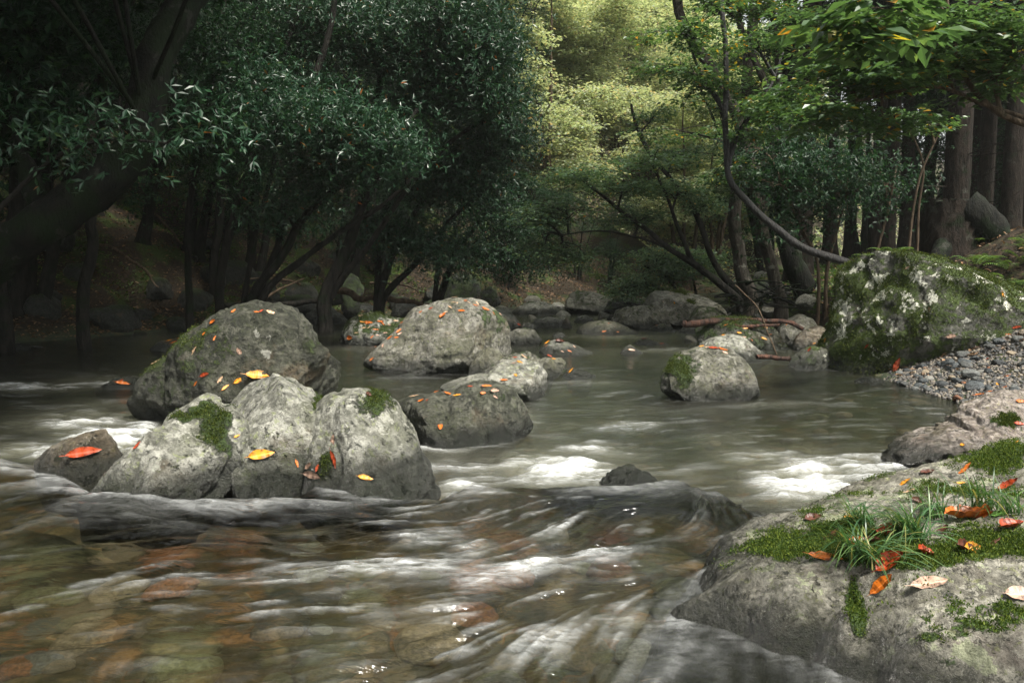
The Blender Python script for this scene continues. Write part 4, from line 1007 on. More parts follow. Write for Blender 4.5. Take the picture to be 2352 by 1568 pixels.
# --- cedars: straight trunks, high dark crowns
def cedar_proto(seed, H, r):
    rs = np.random.default_rng(seed)
    tb = Tubes(); z = np.linspace(0, H, 22)
    ptsc = np.stack([.03 * H * .1 * np.sin(z * .5 + seed), .02 * H * .1 * np.cos(z * .4), z], -1)
    rad = r * (1 - .75 * z / H) * (1 + .5 * np.exp(-z / .35))
    tb.add(ptsc, rad, 14, .04)
    lb = Tubes(); Vs, Fs, Rs, off = [], [], [], 0
    for k in range(70):
        zz = rs.uniform(.28, 1) ** .8 * H; L_ = (1 - zz / H) * 2.0 + .7
        an = rs.uniform(0, 2 * math.pi); d_ = np.array([math.cos(an), math.sin(an), -.15])
        e = np.array([0, 0, zz]) + d_ * L_
        lb.add(spline([[0, 0, zz], [d_[0] * L_ * .5, d_[1] * L_ * .5, zz + .1], e], 5), np.linspace(.03, .008, 5), 3)
        n = 90
        t1 = rs.uniform(.25, 1.05, n)[:, None]
        p = np.array([0, 0, zz]) + d_ * L_ * t1 + rs.normal(0, .18, (n, 3)) * [1, 1, .5]
        dr = unit(d_ + rs.normal(0, .5, (n, 3)) + [0, 0, -.3]); nr = unit(np.cross(dr, rs.normal(size=(n, 3))))
        V, f = leaf_quads(p, dr, nr, rs.uniform(.15, .3, n), rs.uniform(.05, .09, n))
        Vs.append(V); Fs.append(f + off); off += len(V); Rs.append(rs.random(n))
    for k in range(14):                       # dead snags low down
        zz = rs.uniform(.08, .3) * H; an = rs.uniform(0, 6.28); L_ = rs.uniform(.4, 1.2)
        lb.add(np.array([[0, 0, zz], [math.cos(an) * L_, math.sin(an) * L_, zz + rs.uniform(-.1, .3)]]), [.014, .004], 3)
    z0 = np.zeros(3)
    return tb.mesh('trunk', M['bark_cedar'], z0), lb.mesh('branches', M['bark_cedar'], z0), mesh_np('crown', np.concatenate(Vs), np.concatenate(Fs), M['leaf_cedar'], smooth=False, fattrs={'rnd': np.concatenate(Rs)})
cp_ = [cedar_proto(31, 16, .205), cedar_proto(32, 15, .17), cedar_proto(33, 17, .22)]
def plant(name, label, cat, proto, x, y, rz, sc, group=None, names=('trunk', 'branches', 'crown'), sink=.1):
    r = thing(name, label, cat, (x, y, gz(x, y) - sink), group)
    r.rotation_euler = (0, 0, rz); r.scale = (sc, sc, sc)
    for nme, me in zip(names, proto): obj(nme, me, r)
    return r
plant('cedar_tree', 'great straight cedar trunk behind the mossy stump', 'tree', cp_[0], *P(2192, 600, 12.6)[:2], 1.1, .95)
plant('cedar_tree', 'second cedar trunk, darker, close to the right edge', 'tree', cp_[0], *P(2318, 600, 15)[:2], 2.1, .9)
plant('cedar_tree', 'thin cedar pole between the great cedar and the right edge one', 'tree', cp_[1], *P(2252, 600, 15.5)[:2], .3, .9)
plant('cedar_tree', 'pale thin cedar stem standing left of the great cedar', 'tree', cp_[1], *P(2040, 600, 17)[:2], .9, .8)
rs = np.random.default_rng(77); k = 0; used = []
while k < 34:
    u = rs.uniform(1760, 2700); y = rs.uniform(15, 38)
    x = float(P(u, 600, y)[0])
    if x < np.interp(y, YR, XR) + 1.2: continue
    if any((x - a) ** 2 + (y - b) ** 2 < 1.7 for a, b in used): continue
    used.append((x, y)); k += 1
    plant('cedar_tree', 'dim straight cedar in the plantation on the right', 'tree', cp_[rs.integers(0, 3)], x, y, rs.uniform(0, 6), rs.uniform(.8, 1.05), 'cedars of the dim plantation')

# --- filler trees of the slopes, copied from a few grown ones
def proto_tree(seed, H, leaf, bark, lean, nb_, spread, ncl, low=.25):
    rs = np.random.default_rng(seed)
    stems = []
    for s in range(rs.integers(1, 4)):
        a = rs.uniform(0, 6.28); b = rs.uniform(.05, .3) * H
        stems.append((np.array([[.15 * math.cos(a), .15 * math.sin(a), 0], [lean * H * .15 + b * .3 * math.cos(a), b * .3 * math.sin(a), H * .35], [lean * H * .4 + b * .7 * math.cos(a), b * .7 * math.sin(a), H * .68], [lean * H * .65 + b * math.cos(a), b * math.sin(a), H * .95]]), H * .012 + .02, .02))
    blobs = []
    for i in range(nb_):
        h = rs.uniform(low, 1) ; a = rs.uniform(0, 6.28); r_ = spread * (1 - .5 * abs(h - .6)) * rs.uniform(.2, 1)
        blobs.append((np.array([lean * H * .6 * h + r_ * math.cos(a), r_ * math.sin(a), h * H]), np.array([spread * .42, spread * .42, spread * .22]), ncl))
    r = tree('prototype', 'x', 'tree', stems, blobs, bark, leaf, sides=6)
    ms_ = tuple(c.data for c in r.children)
    for c in list(r.children): bpy.data.objects.remove(c)
    bpy.data.objects.remove(r)
    # child order: trunk, branches, crown
    ms_ = sorted(ms_, key=lambda m: ['trunk', 'branches', 'crown'].index(m.name.split('.')[0]))
    return ms_
DENS = 1.3
dk = [proto_tree(s, 8.5, 'dark', 'bark_dark', .35, 17, 2.3, 22, .18) for s in (1, 2, 3)]
rs = np.random.default_rng(12); k = 0; used = []
while k < 46:
    y = rs.uniform(12, 34); x = np.interp(y, YL, XL) - rs.uniform(.9, 15)
    u = 1176 + F * x / y
    if u < -700 or u > 1080: continue
    if any((x - a) ** 2 + (y - b) ** 2 < 1.9 for a, b in used): continue
    used.append((x, y)); k += 1
    plant('tree', 'shaded slender forest tree on the left slope', 'tree', dk[rs.integers(0, 3)], x, y, rs.uniform(-.7, .7), rs.uniform(.75, 1.1), 'shaded trees of the left slope')
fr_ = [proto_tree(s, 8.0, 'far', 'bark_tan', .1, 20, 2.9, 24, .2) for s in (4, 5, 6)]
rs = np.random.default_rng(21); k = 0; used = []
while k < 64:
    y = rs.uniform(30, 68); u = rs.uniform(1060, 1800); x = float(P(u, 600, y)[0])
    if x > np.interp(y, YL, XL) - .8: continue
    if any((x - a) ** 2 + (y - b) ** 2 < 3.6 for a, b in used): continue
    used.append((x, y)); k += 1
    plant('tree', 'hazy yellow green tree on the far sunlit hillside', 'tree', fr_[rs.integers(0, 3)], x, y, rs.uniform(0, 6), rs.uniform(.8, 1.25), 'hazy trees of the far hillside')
mp_ = [proto_tree(s, 6.5, 'maple', 'bark_dark', .3, 15, 2.4, 22, .25) for s in (8, 9)]
for i, (u, y, rz, s) in enumerate([(1750, 20, 3.3, .9), (1830, 22, 2.8, 1.0)]):
    x = float(P(u, 600, y)[0])
    plant('maple_tree', 'light green maple at the water bend behind the leaning maples', 'tree', mp_[i % 2], x, y, rz, s, 'maples at the bend')
for i, (u, y, s) in enumerate([(1060, 23, .5), (1130, 24, .42), (1200, 24.5, .4), (1265, 25.5, .38), (1330, 26, .36), (1400, 26.5, .4), (1165, 22.8, .3)]):  # scaled-down dark trees added to darken the bright ground at the bend
    x = float(P(u, 600, y)[0])
    plant('shrub', 'dark shrub added to darken the bend of the stream', 'shrub', dk[i % 3], x, y, rs.uniform(0, 6), s, 'dark shrubs added at the bend', sink=.3)
rs = np.random.default_rng(99); k = 0; used = []
while k < 30:
    u = rs.uniform(1750, 2900); y = rs.uniform(19, 46); x = float(P(u, 600, y)[0])
    if x < np.interp(y, YR, XR) + 2 or any((x - a) ** 2 + (y - b) ** 2 < 4 for a, b in used): continue
    used.append((x, y)); k += 1
    plant('tree', 'dark bushy tree between the cedars of the plantation', 'tree', dk[k % 3], x, y, rs.uniform(0, 6), rs.uniform(.8, 1.3), 'bushy trees between the cedars')
# shade trees outside the picture: they close the roof over the left side and the plantation
rs = np.random.default_rng(5)
for x, y in [(-9.5, 2), (-10, 6), (-11, 10), (-13, 3), (-14, 8), (-9, -2), (-12, -4), (-8.6, 9.5)]:
    plant('tree', 'shaded slender forest tree on the left slope', 'tree', dk[rs.integers(0, 3)], x, y, rs.uniform(-.4, .4), rs.uniform(1.1, 1.35), 'shaded trees of the left slope')
# ------------------------------------------------------------------ stones of the bank, bed and gravel
def flat_mat(name, col, rough=.6, var=.5, spec=.4):
    t = NT(name); co = t.new('TexCoord').outputs['Object']
    oi = t.new('ObjectInfo')
    n = t.noise(co, 9, 5, .65); n2 = t.noise(co, 45, 4, .7)
    c = t.mixc(t.step(n, .35, .65), tuple(x * (1 - var) for x in col), tuple(min(1, x * (1 + var * .6)) for x in col))
    hsv = t.new('HueSaturation'); t.link(c, hsv.inputs['Color'])
    t.link(t.math('ADD', .55, t.math('MULTIPLY', oi.outputs['Random'], .9)), hsv.inputs['Value'])
    return t.done(t.bsdf(hsv.outputs[0], rough, spec, t.bump(t.math('ADD', n, t.math('MULTIPLY', n2, .4)), .6, .02)))
def pebble(seed, mat, n=10, flat=.6, moss=None):
    V, Fc = cubesphere(n); V = V.copy()
    rs_ = np.random.default_rng(seed)
    for _ in range(6):
        nv = unit(rs_.normal(size=3)); h = rs_.uniform(.6, .85)
        V = V - np.outer(np.maximum(V @ nv - h, 0) * .8, nv)
    V *= 1 + .16 * fbm(V * 1.1 + seed, 3)[:, None]
    V = V * np.array([1, rs_.uniform(.65, .9), flat])
    vn_ = unit(V)
    return mesh_np('pebble', V, Fc, mat, attrs={'moss': .1 + .75 * (vn_[:, 2] - .2) if moss else np.full(len(V), -1.), 'lichen': np.zeros(len(V)), 'hgt': np.full(len(V), 1.)})
PC = {'grey': flat_mat('grey pebble', (.10, .105, .10), .45), 'slate': flat_mat('slate pebble', (.045, .052, .055), .4), 'tan': flat_mat('tan pebble', (.20, .16, .11), .5),
      'rust': flat_mat('rust pebble', (.24, .10, .045), .5), 'pale': flat_mat('pale pebble', (.23, .225, .20), .5), 'olive': flat_mat('olive pebble', (.11, .11, .06), .5)}
PM = {c: [pebble(i * 7 + 3, PC[c]) for i in range(3)] for c in PC}
PW = {'grey': 'mid grey', 'slate': 'dark slate', 'tan': 'tan', 'rust': 'rust brown', 'pale': 'pale', 'olive': 'olive'}
def put(name, label, cat, me, loc, s, rot, group=None, flatz=1.0):
    o = obj(name, me, loc=loc); o.scale = (s, s, s * flatz); o.rotation_euler = rot
    return tag(o, label, cat, group)
rs = np.random.default_rng(41); k = 0; spots = []
cand = rs.uniform([3.6, 6.3], [7.0, 9.6], (6000, 2)); cz = groundz(cand[:, 0], cand[:, 1])
cu, cv = proj(np.c_[cand, cz])
keep = (cz > W - .04) & (cu < 2420) & (cu > 2050) & (cv > 720) & (cv < 950)
for x, y, z in np.c_[cand, cz][keep]:
    s = float(np.clip(rs.gamma(4, .0105), .018, .10))
    if any((x - a) ** 2 + (y - b) ** 2 < (.72 * (s + c_)) ** 2 for a, b, c_ in spots): continue
    spots.append((x, y, s))
    if len(spots) >= 290: break
for x, y, s in spots:
    c_ = rs.choice(['grey', 'slate', 'tan', 'pale', 'grey', 'slate', 'rust'], p=[.26, .3, .12, .1, .1, .07, .05])
    put('pebble', PW[c_] + ' loose stone in the gravel bank at the right shore', 'stone', PM[c_][rs.integers(0, 3)], (x, y, gz(x, y) + s * .22), s, (rs.normal(0, .3), rs.normal(0, .3), rs.uniform(0, 6)), 'loose stones of the gravel bank')
# fine gravel between them: nobody could count it
V0, F0 = cubesphere(2)
n = 9000
idx = rs.integers(0, keep.sum(), n); q0 = np.c_[cand, cz][keep][idx]; q0[:, :2] += rs.normal(0, .06, (n, 2)); q0[:, 2] = groundz(q0[:, 0], q0[:, 1])
sz = rs.uniform(.007, .02, n)
VV = (V0[None] * sz[:, None, None] * rs.uniform(.6, 1.2, (n, 1, 3)) + q0[:, None]).reshape(-1, 3)
FF = (F0[None] + (np.arange(n) * len(V0))[:, None, None]).reshape(-1, 4)
t = NT('fine gravel'); c = t.ramp(t.attr('rnd'), [(0, (.05, .05, .05)), (.4, (.12, .11, .10)), (.75, (.22, .19, .15)), (1, (.32, .2, .12))], 'CONSTANT')
gm = t.done(t.bsdf(c, .5, .4))
g = obj('gravel', mesh_np('gravel', VV, FF, gm, smooth=False, fattrs={'rnd': np.repeat(rs.random(n), len(F0))})); tag(g, kind='stuff')

# stones lying on the bed of the near pool
bedp = [(272, 1278, 62, 'tan'), (390, 1300, 60, 'rust'), (200, 1425, 85, 'tan'), (1235, 1232, 60, 'pale'), (1175, 1245, 55, 'rust'), (1400, 1250, 60, 'rust'), (1640, 1200, 70, 'rust'), (1485, 1250, 40, 'olive'),
        (830, 1330, 60, 'olive'), (1050, 1180, 60, 'tan'), (560, 1180, 40, 'rust'), (1210, 1125, 30, 'rust'), (980, 1440, 90, 'tan'), (1330, 1430, 80, 'tan'), (750, 1500, 80, 'olive'), (420, 1520, 90, 'olive'),
        (1150, 1520, 70, 'pale'), (1380, 1540, 60, 'tan'), (100, 1300, 70, 'olive'), (640, 1400, 70, 'slate'), (1550, 1300, 50, 'olive'), (1090, 1330, 60, 'rust'), (1480, 1460, 70, 'pale'), (60, 1480, 60, 'rust'), (900, 1560, 60, 'tan')]
rs = np.random.default_rng(6)
for i in range(36):
    bedp.append((rs.uniform(-50, 1600), 1180 + 380 * rs.random() ** .8, rs.uniform(22, 60), rs.choice(['grey', 'olive', 'tan', 'slate', 'rust', 'pale'], p=[.22, .34, .2, .14, .04, .06])))
for u, v, r_, c_ in bedp:
    p = G(u, v, -.17)
    if p[0] > .9 and p[1] < 2.6: continue
    s = r_ * p[1] / F
    side = 'under the left half' if u < 600 else ('under the middle' if u < 1200 else 'under the right half')
    put('bed_stone', f'{PW[c_]} stone lying submerged {side} of the near pool', 'stone', PM[c_][rs.integers(0, 3)], (p[0], p[1], gz(p[0], p[1]) + s * .08), s * 1.15, (0, 0, rs.uniform(0, 6)), 'submerged stones of the near pool', .6)
# submerged stones of the shallow lower pool at the right
for i in range(70):
    x, y = rs.uniform(1.4, 4.2), rs.uniform(4.4, 8.0); s = rs.uniform(.04, .12)
    if x > np.interp(y, YR, XR) - .05: continue
    c_ = rs.choice(['olive', 'tan', 'grey', 'slate'])
    put('bed_stone', f'{PW[c_]} cobble on the bed of the calm shallow pool', 'stone', PM[c_][rs.integers(0, 3)], (x, y, gz(x, y) + s * .1), s, (0, 0, rs.uniform(0, 6)), 'cobbles under the calm pool', .8)

# mossy stones and cobbles strewn over the dark left slope, shared shapes
MB = [pebble(50 + i, M['rock_bank'], 14, .75, moss=True) for i in range(4)]
rs = np.random.default_rng(15)
for i in range(36):
    y = rs.uniform(11.2, 21); x = np.interp(y, YL, XL) - abs(rs.normal(0, 2.0)) + .2
    s = rs.uniform(.14, .42) if i % 3 else rs.uniform(.3, .6)
    put('rock', 'dark moss-topped rock strewn along the left bank under the trees', 'rock', MB[i % 4], (x, y, gz(x, y) + s * .2), s, (0, 0, rs.uniform(0, 6)), 'moss-topped rocks of the left bank')
for i in range(16):
    y = rs.uniform(10.5, 19); x = np.interp(y, YR, XR) + rs.uniform(0.0, .6); s = rs.uniform(.12, .38)
    put('rock', 'dark moss-topped rock at the foot of the undercut right bank', 'rock', MB[i % 4], (x, y, gz(x, y) + s * .2), s, (0, 0, rs.uniform(0, 6)), 'moss-topped rocks of the undercut bank')
for i in range(14):
    u = rs.uniform(1160, 1330); p = G(u, rs.uniform(706, 720), W); s = rs.uniform(.05, .16)
    put('rock', 'small pale cobble at the far end of the pool', 'stone', PM['pale'][i % 3], (p[0], p[1], W + s * .3), s, (0, 0, rs.uniform(0, 6)), 'cobbles at the far end of the pool')

PS = [pebble(80 + i, M['rock_pale'], 14, .7) for i in range(3)] + [pebble(90 + i, M['rock_grey'], 14, .7) for i in range(2)]
rs = np.random.default_rng(23); k = 0; used = []
while k < 40:
    u = rs.uniform(1175, 1900); v = 702 + 95 * rs.random() ** 1.5
    if v > 738 and 1200 < u < 1580: continue
    p = G(u, v, W); s = rs.uniform(.09, .26)
    if any((p[0] - a) ** 2 + (p[1] - b) ** 2 < .16 for a, b in used): continue
    used.append((p[0], p[1])); k += 1
    put('rock', 'small pale rock standing out of the stony channel toward the bend', 'rock', PS[k % 5], (p[0], p[1], max(W - .02, gz(p[0], p[1]) + s * .2)), s, (rs.normal(0, .15), rs.normal(0, .15), rs.uniform(0, 6)), 'small rocks of the stony channel')

# ------------------------------------------------------------------ litter, undergrowth
def scatter(name, n, sampler, L, mat, up, kind='stuff'):
    x, y = sampler(n); z = groundz(x, y)
    ok = z > level(x, y) + .02; x, y, z = x[ok], y[ok], z[ok]; n = len(x)
    a = rng.uniform(0, 6.28, n)
    d_ = unit(np.stack([np.cos(a), np.sin(a), rng.normal(.15, .25, n) + up], -1)); nr = unit(rng.normal(0, .4, (n, 3)) + [0, 0, 1]); nr = unit(nr - d_ * (nr * d_).sum(-1, keepdims=True))
    Ls = rng.uniform(.6, 1.3, n) * L
    V, f = leaf_quads(np.stack([x, y, z + .02 + up * .1 * rng.random(n)], -1), d_, nr, Ls, Ls * .42)
    o = obj(name, mesh_np(name, V, f, mat, smooth=False, fattrs={'rnd': rng.random(n)})); tag(o, kind=kind)
    return o
def s_left(n):
    y = rng.uniform(9, 32, n); x = np.interp(y, YL, XL) - rng.random(n) ** 1.3 * 10; return x, y
def s_right(n):
    y = rng.uniform(8, 22, n); x = np.interp(y, YR, XR) + rng.random(n) * 6; return x, y
def s_patch(n):
    y = rng.uniform(9, 30, n); x = np.interp(y, YL, XL) - rng.random(n) * 12; k = noise2(x * .9, y * .9) > .55; return x[k], y[k]
def s_far(n):
    y = rng.uniform(33, 75, n); x = np.interp(y, YL, XL) - rng.random(n) * 34; k = noise2(x * .4, y * .4) > .4; return x[k], y[k]
M['litter'] = leaf_mat('dry leaf litter', [(0, (.05, .03, .018)), (.5, (.12, .07, .035)), (.85, (.22, .13, .07)), (1, (.35, .2, .1))], .1, .6)
scatter('leaf_litter', 42000, s_left, .075, M['litter'], 0)
scatter('leaf_litter', 9000, s_right, .07, M['litter'], 0)
scatter('undergrowth', 60000, s_patch, .08, M['leaf_fern'], .35)
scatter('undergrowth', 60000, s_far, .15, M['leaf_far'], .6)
def s_right2(n):
    y = rng.uniform(8.5, 30, n); x = np.interp(y, YR, XR) + .3 + rng.random(n) * 12; k = noise2(x * .9 + 5, y * .9) > .52; return x[k], y[k]
scatter('undergrowth', 40000, s_right2, .08, M['leaf_fern'], .4)

# ferns and herbs on the mossy mound at the right edge
def herb(seed, n, L, h):
    rs_ = np.random.default_rng(seed); Vs, Fs, off = [], [], 0
    for i in range(n):
        a = rs_.uniform(0, 6.28); ln = L * rs_.uniform(.6, 1.2)
        tt_ = np.linspace(.15, 1, 12)
        st_ = np.stack([np.cos(a) * ln * tt_, np.sin(a) * ln * tt_, h * np.sin(tt_ * 2.2)], -1)
        side = np.array([-math.sin(a), math.cos(a), 0])
        for sg in (1, -1):
            w_ = ln * .28 * np.sin(tt_ * 2.9)[:, None].clip(.12)
            d_ = unit(np.repeat((side * sg)[None], 12, 0) + np.array([math.cos(a), math.sin(a), 0]) * .5 + [0, 0, -.15])
            V, f = leaf_quads(st_, d_, np.repeat(np.array([[0, 0, 1.]]), 12, 0), w_[:, 0], np.full(12, ln * .06))
            Vs.append(V); Fs.append(f + off); off += len(V)
    V = np.concatenate(Vs); f = np.concatenate(Fs)
    return mesh_np('fronds', V, f, M['leaf_fern'], smooth=False, fattrs={'rnd': rs_.random(len(f))})
HB = [herb(i, 7 + i, .36, .16) for i in range(3)]
rs = np.random.default_rng(9)
for i in range(34):
    x, y = rs.normal(7.0, .9), rs.normal(9.9, .7)
    if x < 5.4: continue
    put('fern', 'small green fern on the mossy mound at the right edge', 'fern', HB[i % 3], (x, y, gz(x, y)), rs.uniform(.5, 1.0), (0, rs.normal(0, .2), rs.uniform(0, 6)), 'ferns of the mossy mound')
for (u, v, yy_, s) in [(2055, 578, 9.4, .7), (2010, 590, 9.5, .6), (2240, 600, 9.3, .8)]:
    p = P(u, v, yy_); put('fern', 'fern sprouting at the top edge of the great mossy boulder', 'fern', HB[1], tuple(p - [0, 0, .06]), s, (0, 0, rs.uniform(0, 6)), 'ferns crowning the great boulder')

# stump with sweeping root
w0 = P(2182, 590, 11.4); g0 = gz(w0[0], w0[1]); top = P(2182, 462, 11.4)[2]
root = thing('tree_stump', 'mossy cut stump with a root sweeping down to the right', 'stump', (w0[0], w0[1], g0))
tb = Tubes(); zz = np.linspace(g0 - .2, top, 14)
tb.add(np.stack([w0[0] + .05 * np.sin(zz * 3), np.full(14, w0[1]), zz], -1), .36 * (1 + .5 * np.exp(-(zz - zz[0]) / .3)) * np.linspace(1.05, .82, 14), 30, .05)
obj('trunk', tb.mesh('trunk', M['bark_cedar'], np.array(root.location)), root)
tb = Tubes(); tb.add(np.stack([np.full(3, w0[0]) + .05 * math.sin(top * 3), np.full(3, w0[1]), [top - .02, top + .01, top + .015]], -1), [.30, .28, .001], 30, .08)
obj('cut_top', tb.mesh('cut_top', M['bark_moss'], np.array(root.location)), root)
tb = Tubes(); rp = px_path([(2215, 478, 11.3), (2250, 500, 11.2), (2290, 540, 11.1), (2345, 575, 11.0), (2420, 600, 10.9)])
tb.add(spline(rp, 20), np.linspace(.26, .10, 20), 14, .06)
rp = px_path([(2170, 560, 11.2), (2150, 600, 11.0), (2120, 640, 10.8)]); tb.add(spline(rp, 10), np.linspace(.14, .06, 10), 10, .06)
obj('root', tb.mesh('root', M['bark_moss'], np.array(root.location)), root)
# tangle of roots under the cut bank
tb = Tubes(); rs = np.random.default_rng(3)
for i in range(30):
    u = rs.uniform(1690, 1960); v = rs.uniform(640, 700); y = rs.uniform(12.0, 13.6)
    pts_ = [(u, v, y)]
    for _ in range(4):
        u += rs.uniform(-60, 60); v += rs.uniform(-8, 26); y -= rs.uniform(0, .2); pts_.append((u, v, y))
    tb.add(spline(px_path(pts_), 14), np.linspace(rs.uniform(.008, .026), .004, 14), 5)
o = obj('exposed_roots', tb.mesh('exposed_roots', M['bark_moss'], np.zeros(3))); tag(o, kind='stuff')
# fallen twigs on the left slope
tb = Tubes()
def stick(name, label, pts, r0, r1, mat, n=24, k=8, off=0.0):
    w_ = spline(px_path(pts), n); w_[1:-1] += fbm(w_[1:-1][:, None] * 3, 2)[:, 0][:, None] * r0 * .8
    tb = Tubes(); o0 = w_[0].copy()
    tb.add(w_, np.linspace(r0, r1, n), k, .08)
    return tag(obj(name, tb.mesh(name, M[mat], o0), loc=o0), label, 'branch' if name != 'fallen_log' else 'log')
stick('fallen_log', 'long thin grey fallen log along the dark left shore', [(500, 703, 14.2), (590, 700, 14.2), (700, 696, 14.3), (785, 692, 14.4)], .045, .05, 'bark_dark')
stick('fallen_log', 'brown curved fallen log resting on the bank behind the pointed rock', [(770, 668, 16), (850, 684, 16), (930, 693, 16), (1000, 697, 16), (1090, 700, 16)], .07, .035, 'bark_tan')
stick('driftwood_branch', 'reddish wet driftwood branch lying across the flat mossy boulder', [(1572, 741, 11.5), (1640, 735, 11.5), (1700, 731, 11.5), (1760, 737, 11.5), (1800, 741, 11.5), (1845, 756, 11.4)], .050, .03, 'wood_wet', 30, 10)
stick('driftwood_branch', 'short broken dark stick under the driftwood branch', [(1690, 746, 11.3), (1740, 744, 11.3), (1790, 745, 11.3)], .03, .02, 'wood_wet')
stick('driftwood_branch', 'short peeled stick floating at the great boulder foot', [(1738, 820, 9.5), (1780, 821, 9.5), (1815, 822, 9.4)], .03, .026, 'wood_wet')
stick('twig', 'thin bare twig hanging down over the flat mossy boulder into the pool', [(1688, 655, 11.0), (1735, 700, 10.8), (1752, 730, 10.6), (1765, 770, 10.4), (1785, 815, 10.2)], .008, .012, 'bark_tan', 18, 5)
for i, (a, b) in enumerate([((205, 560, 13.5), (300, 600, 13)), ((290, 590, 13), (365, 660, 12.6)), ((600, 690, 14), (700, 640, 14.5)), ((330, 480, 14.5), (420, 560, 13.8)), ((850, 650, 17), (960, 670, 16.5)), ((0, 515, 12), (60, 495, 12)), ((690, 655, 14.6), (560, 640, 14.4))]):
    stick('fallen_branch', ['bare fallen branch on the leaf littered slope above the shore', 'pale dead branch lying downhill behind the dark left stones', 'grey dead branch below the fan-shaped stems', 'mossy dead branch high on the left slope', 'thin dead branch near the big dark moss-covered rock', 'short dead branch at the left edge behind the leaning trunk', 'crooked dead branch lying among the fan-shaped stems'][i], [a, ((a[0] + b[0]) / 2 + 6, (a[1] + b[1]) / 2 - 8, (a[2] + b[2]) / 2), b], .03, .012, 'bark_tan', 12, 6)

# ------------------------------------------------------------------ grass tufts on the near rock
bpy.context.view_layer.update()
dg = bpy.context.evaluated_depsgraph_get()
def cast(u, v):
    x, y, z = ray(u, v)
    d_ = Vector((float(x), float(y), float(z))).normalized()
    o_ = Vector((0, 0, CAMZ)); best = None
    for r_ in ROCKS + [ground, water]:
        mi = r_.matrix_world.inverted()
        ok, l_, n_, _i = r_.ray_cast(mi @ o_, (mi.to_3x3() @ d_))
        if ok:
            lw = r_.matrix_world @ l_; dist = (lw - o_).length
            if best is None or dist < best[0]: best = (dist, lw, (r_.matrix_world.to_3x3() @ n_).normalized(), r_)
    return best
def tuft(seed, n, H):
    rs_ = np.random.default_rng(seed); Vs, Fs, Rr, off = [], [], [], 0
    for i in range(n):
        a = rs_.uniform(0, 6.28); h = H * rs_.uniform(.5, 1.15); reach = h * rs_.uniform(.5, 1.6)
        if rs_.random() < .65: a = rs_.normal(3.2, .6)
        tt_ = np.linspace(0, 1, 8); b0 = rs_.normal(0, .022, 2)
        c_ = np.stack([b0[0] + np.cos(a) * reach * tt_ ** 1.5, b0[1] + np.sin(a) * reach * tt_ ** 1.5, h * (1.25 * tt_ - .75 * tt_ ** 2.2 * (reach / h))], -1)
        sd = np.array([-math.sin(a), math.cos(a), 0]); w_ = .0017 * (1 - tt_ ** 3)[:, None] + .0003
        V = np.concatenate([c_ - sd * w_, c_ + sd * w_ + [0, 0, .0008]]); i0 = np.arange(7)
        f = np.stack([i0, i0 + 8, i0 + 9, i0 + 1], -1) + off; off += 16
        Vs.append(V); Fs.append(f); Rr.append(np.full(7, rs_.random()))
    return mesh_np('grass_tuft', np.concatenate(Vs), np.concatenate(Fs), M['grass'], smooth=True, fattrs={'rnd': np.concatenate(Rr)})
HX, HY, HS = 2048, 1700, 1.1484
for i, (cx_, cy_, n, H, lab) in enumerate([(1830, 525, 150, .16, 'largest grass tuft on the near rock, beside a big dark curled leaf'), (1660, 640, 70, .14, 'grass tuft overhanging the mossy crack of the near rock'), (1960, 420, 60, .13, 'upright grass tuft behind the big orange curled leaf'),
        (2170, 385, 60, .14, 'grass tuft beside the dark red leaves at the right edge'), (2300, 400, 50, .12, 'short grass tuft at the very right edge of the near rock'), (1600, 470, 100, .13, 'grass tuft leaning left over the moss of the near rock'), (1580, 590, 70, .14, 'low grass tuft above the pale front face of the near rock')]):
    hit = cast((HX + cx_ / HS) / 1.7415, (HY + cy_ / HS) / 1.7415)
    if hit: put('grass_tuft', lab, 'grass', tuft(i + 60, n, H), tuple(hit[1] - Vector((0, 0, .004))), 1.0, (0, 0, 0), 'grass tufts on the near rock')
# ------------------------------------------------------------------ fallen leaves
LC = {'o': ((.44, .11, .01), 'orange'), 'y': ((.54, .22, .015), 'yellow orange'), 'r': ((.30, .04, .008), 'rusty red'), 't': ((.42, .28, .17), 'tan'), 'p': ((.40, .26, .19), 'pale pinkish'), 'd': ((.09, .03, .018), 'dark brown'), 'g': ((.12, .25, .05), 'green')}
def fl_mat(k_):
    t = NT('fallen leaf ' + LC[k_][1]); co = t.new('TexCoord').outputs['Object']
    col = LC[k_][0]
    n = t.noise(co, 2.2, 4, .6); sx = t.new('SeparateXYZ'); t.link(co, sx.inputs[0])
    vein = t.math('ABSOLUTE', sx.outputs[1])
    wv_ = t.new('TexWave'); wv_.inputs['Scale'].default_value = 3.0; t.link(co, wv_.inputs['Vector'])
    c = t.mixc(t.step(n, .4, .65), col, tuple(x * .55 for x in col))
    c = t.mixc(t.math('MULTIPLY', t.step(t.noise(co, 6, 6, .7), .55, .62), .85), c, tuple(x * .22 for x in col))
    c = t.mixc(t.math('MULTIPLY', t.step(vein, .035, .012), .6), c, tuple(min(1, x * 1.5 + .05) for x in col))
    return t.done(t.bsdf(c, .42, .3, t.bump(wv_.outputs[0], .08, .01)))
LM = {k_: fl_mat(k_) for k_ in LC}
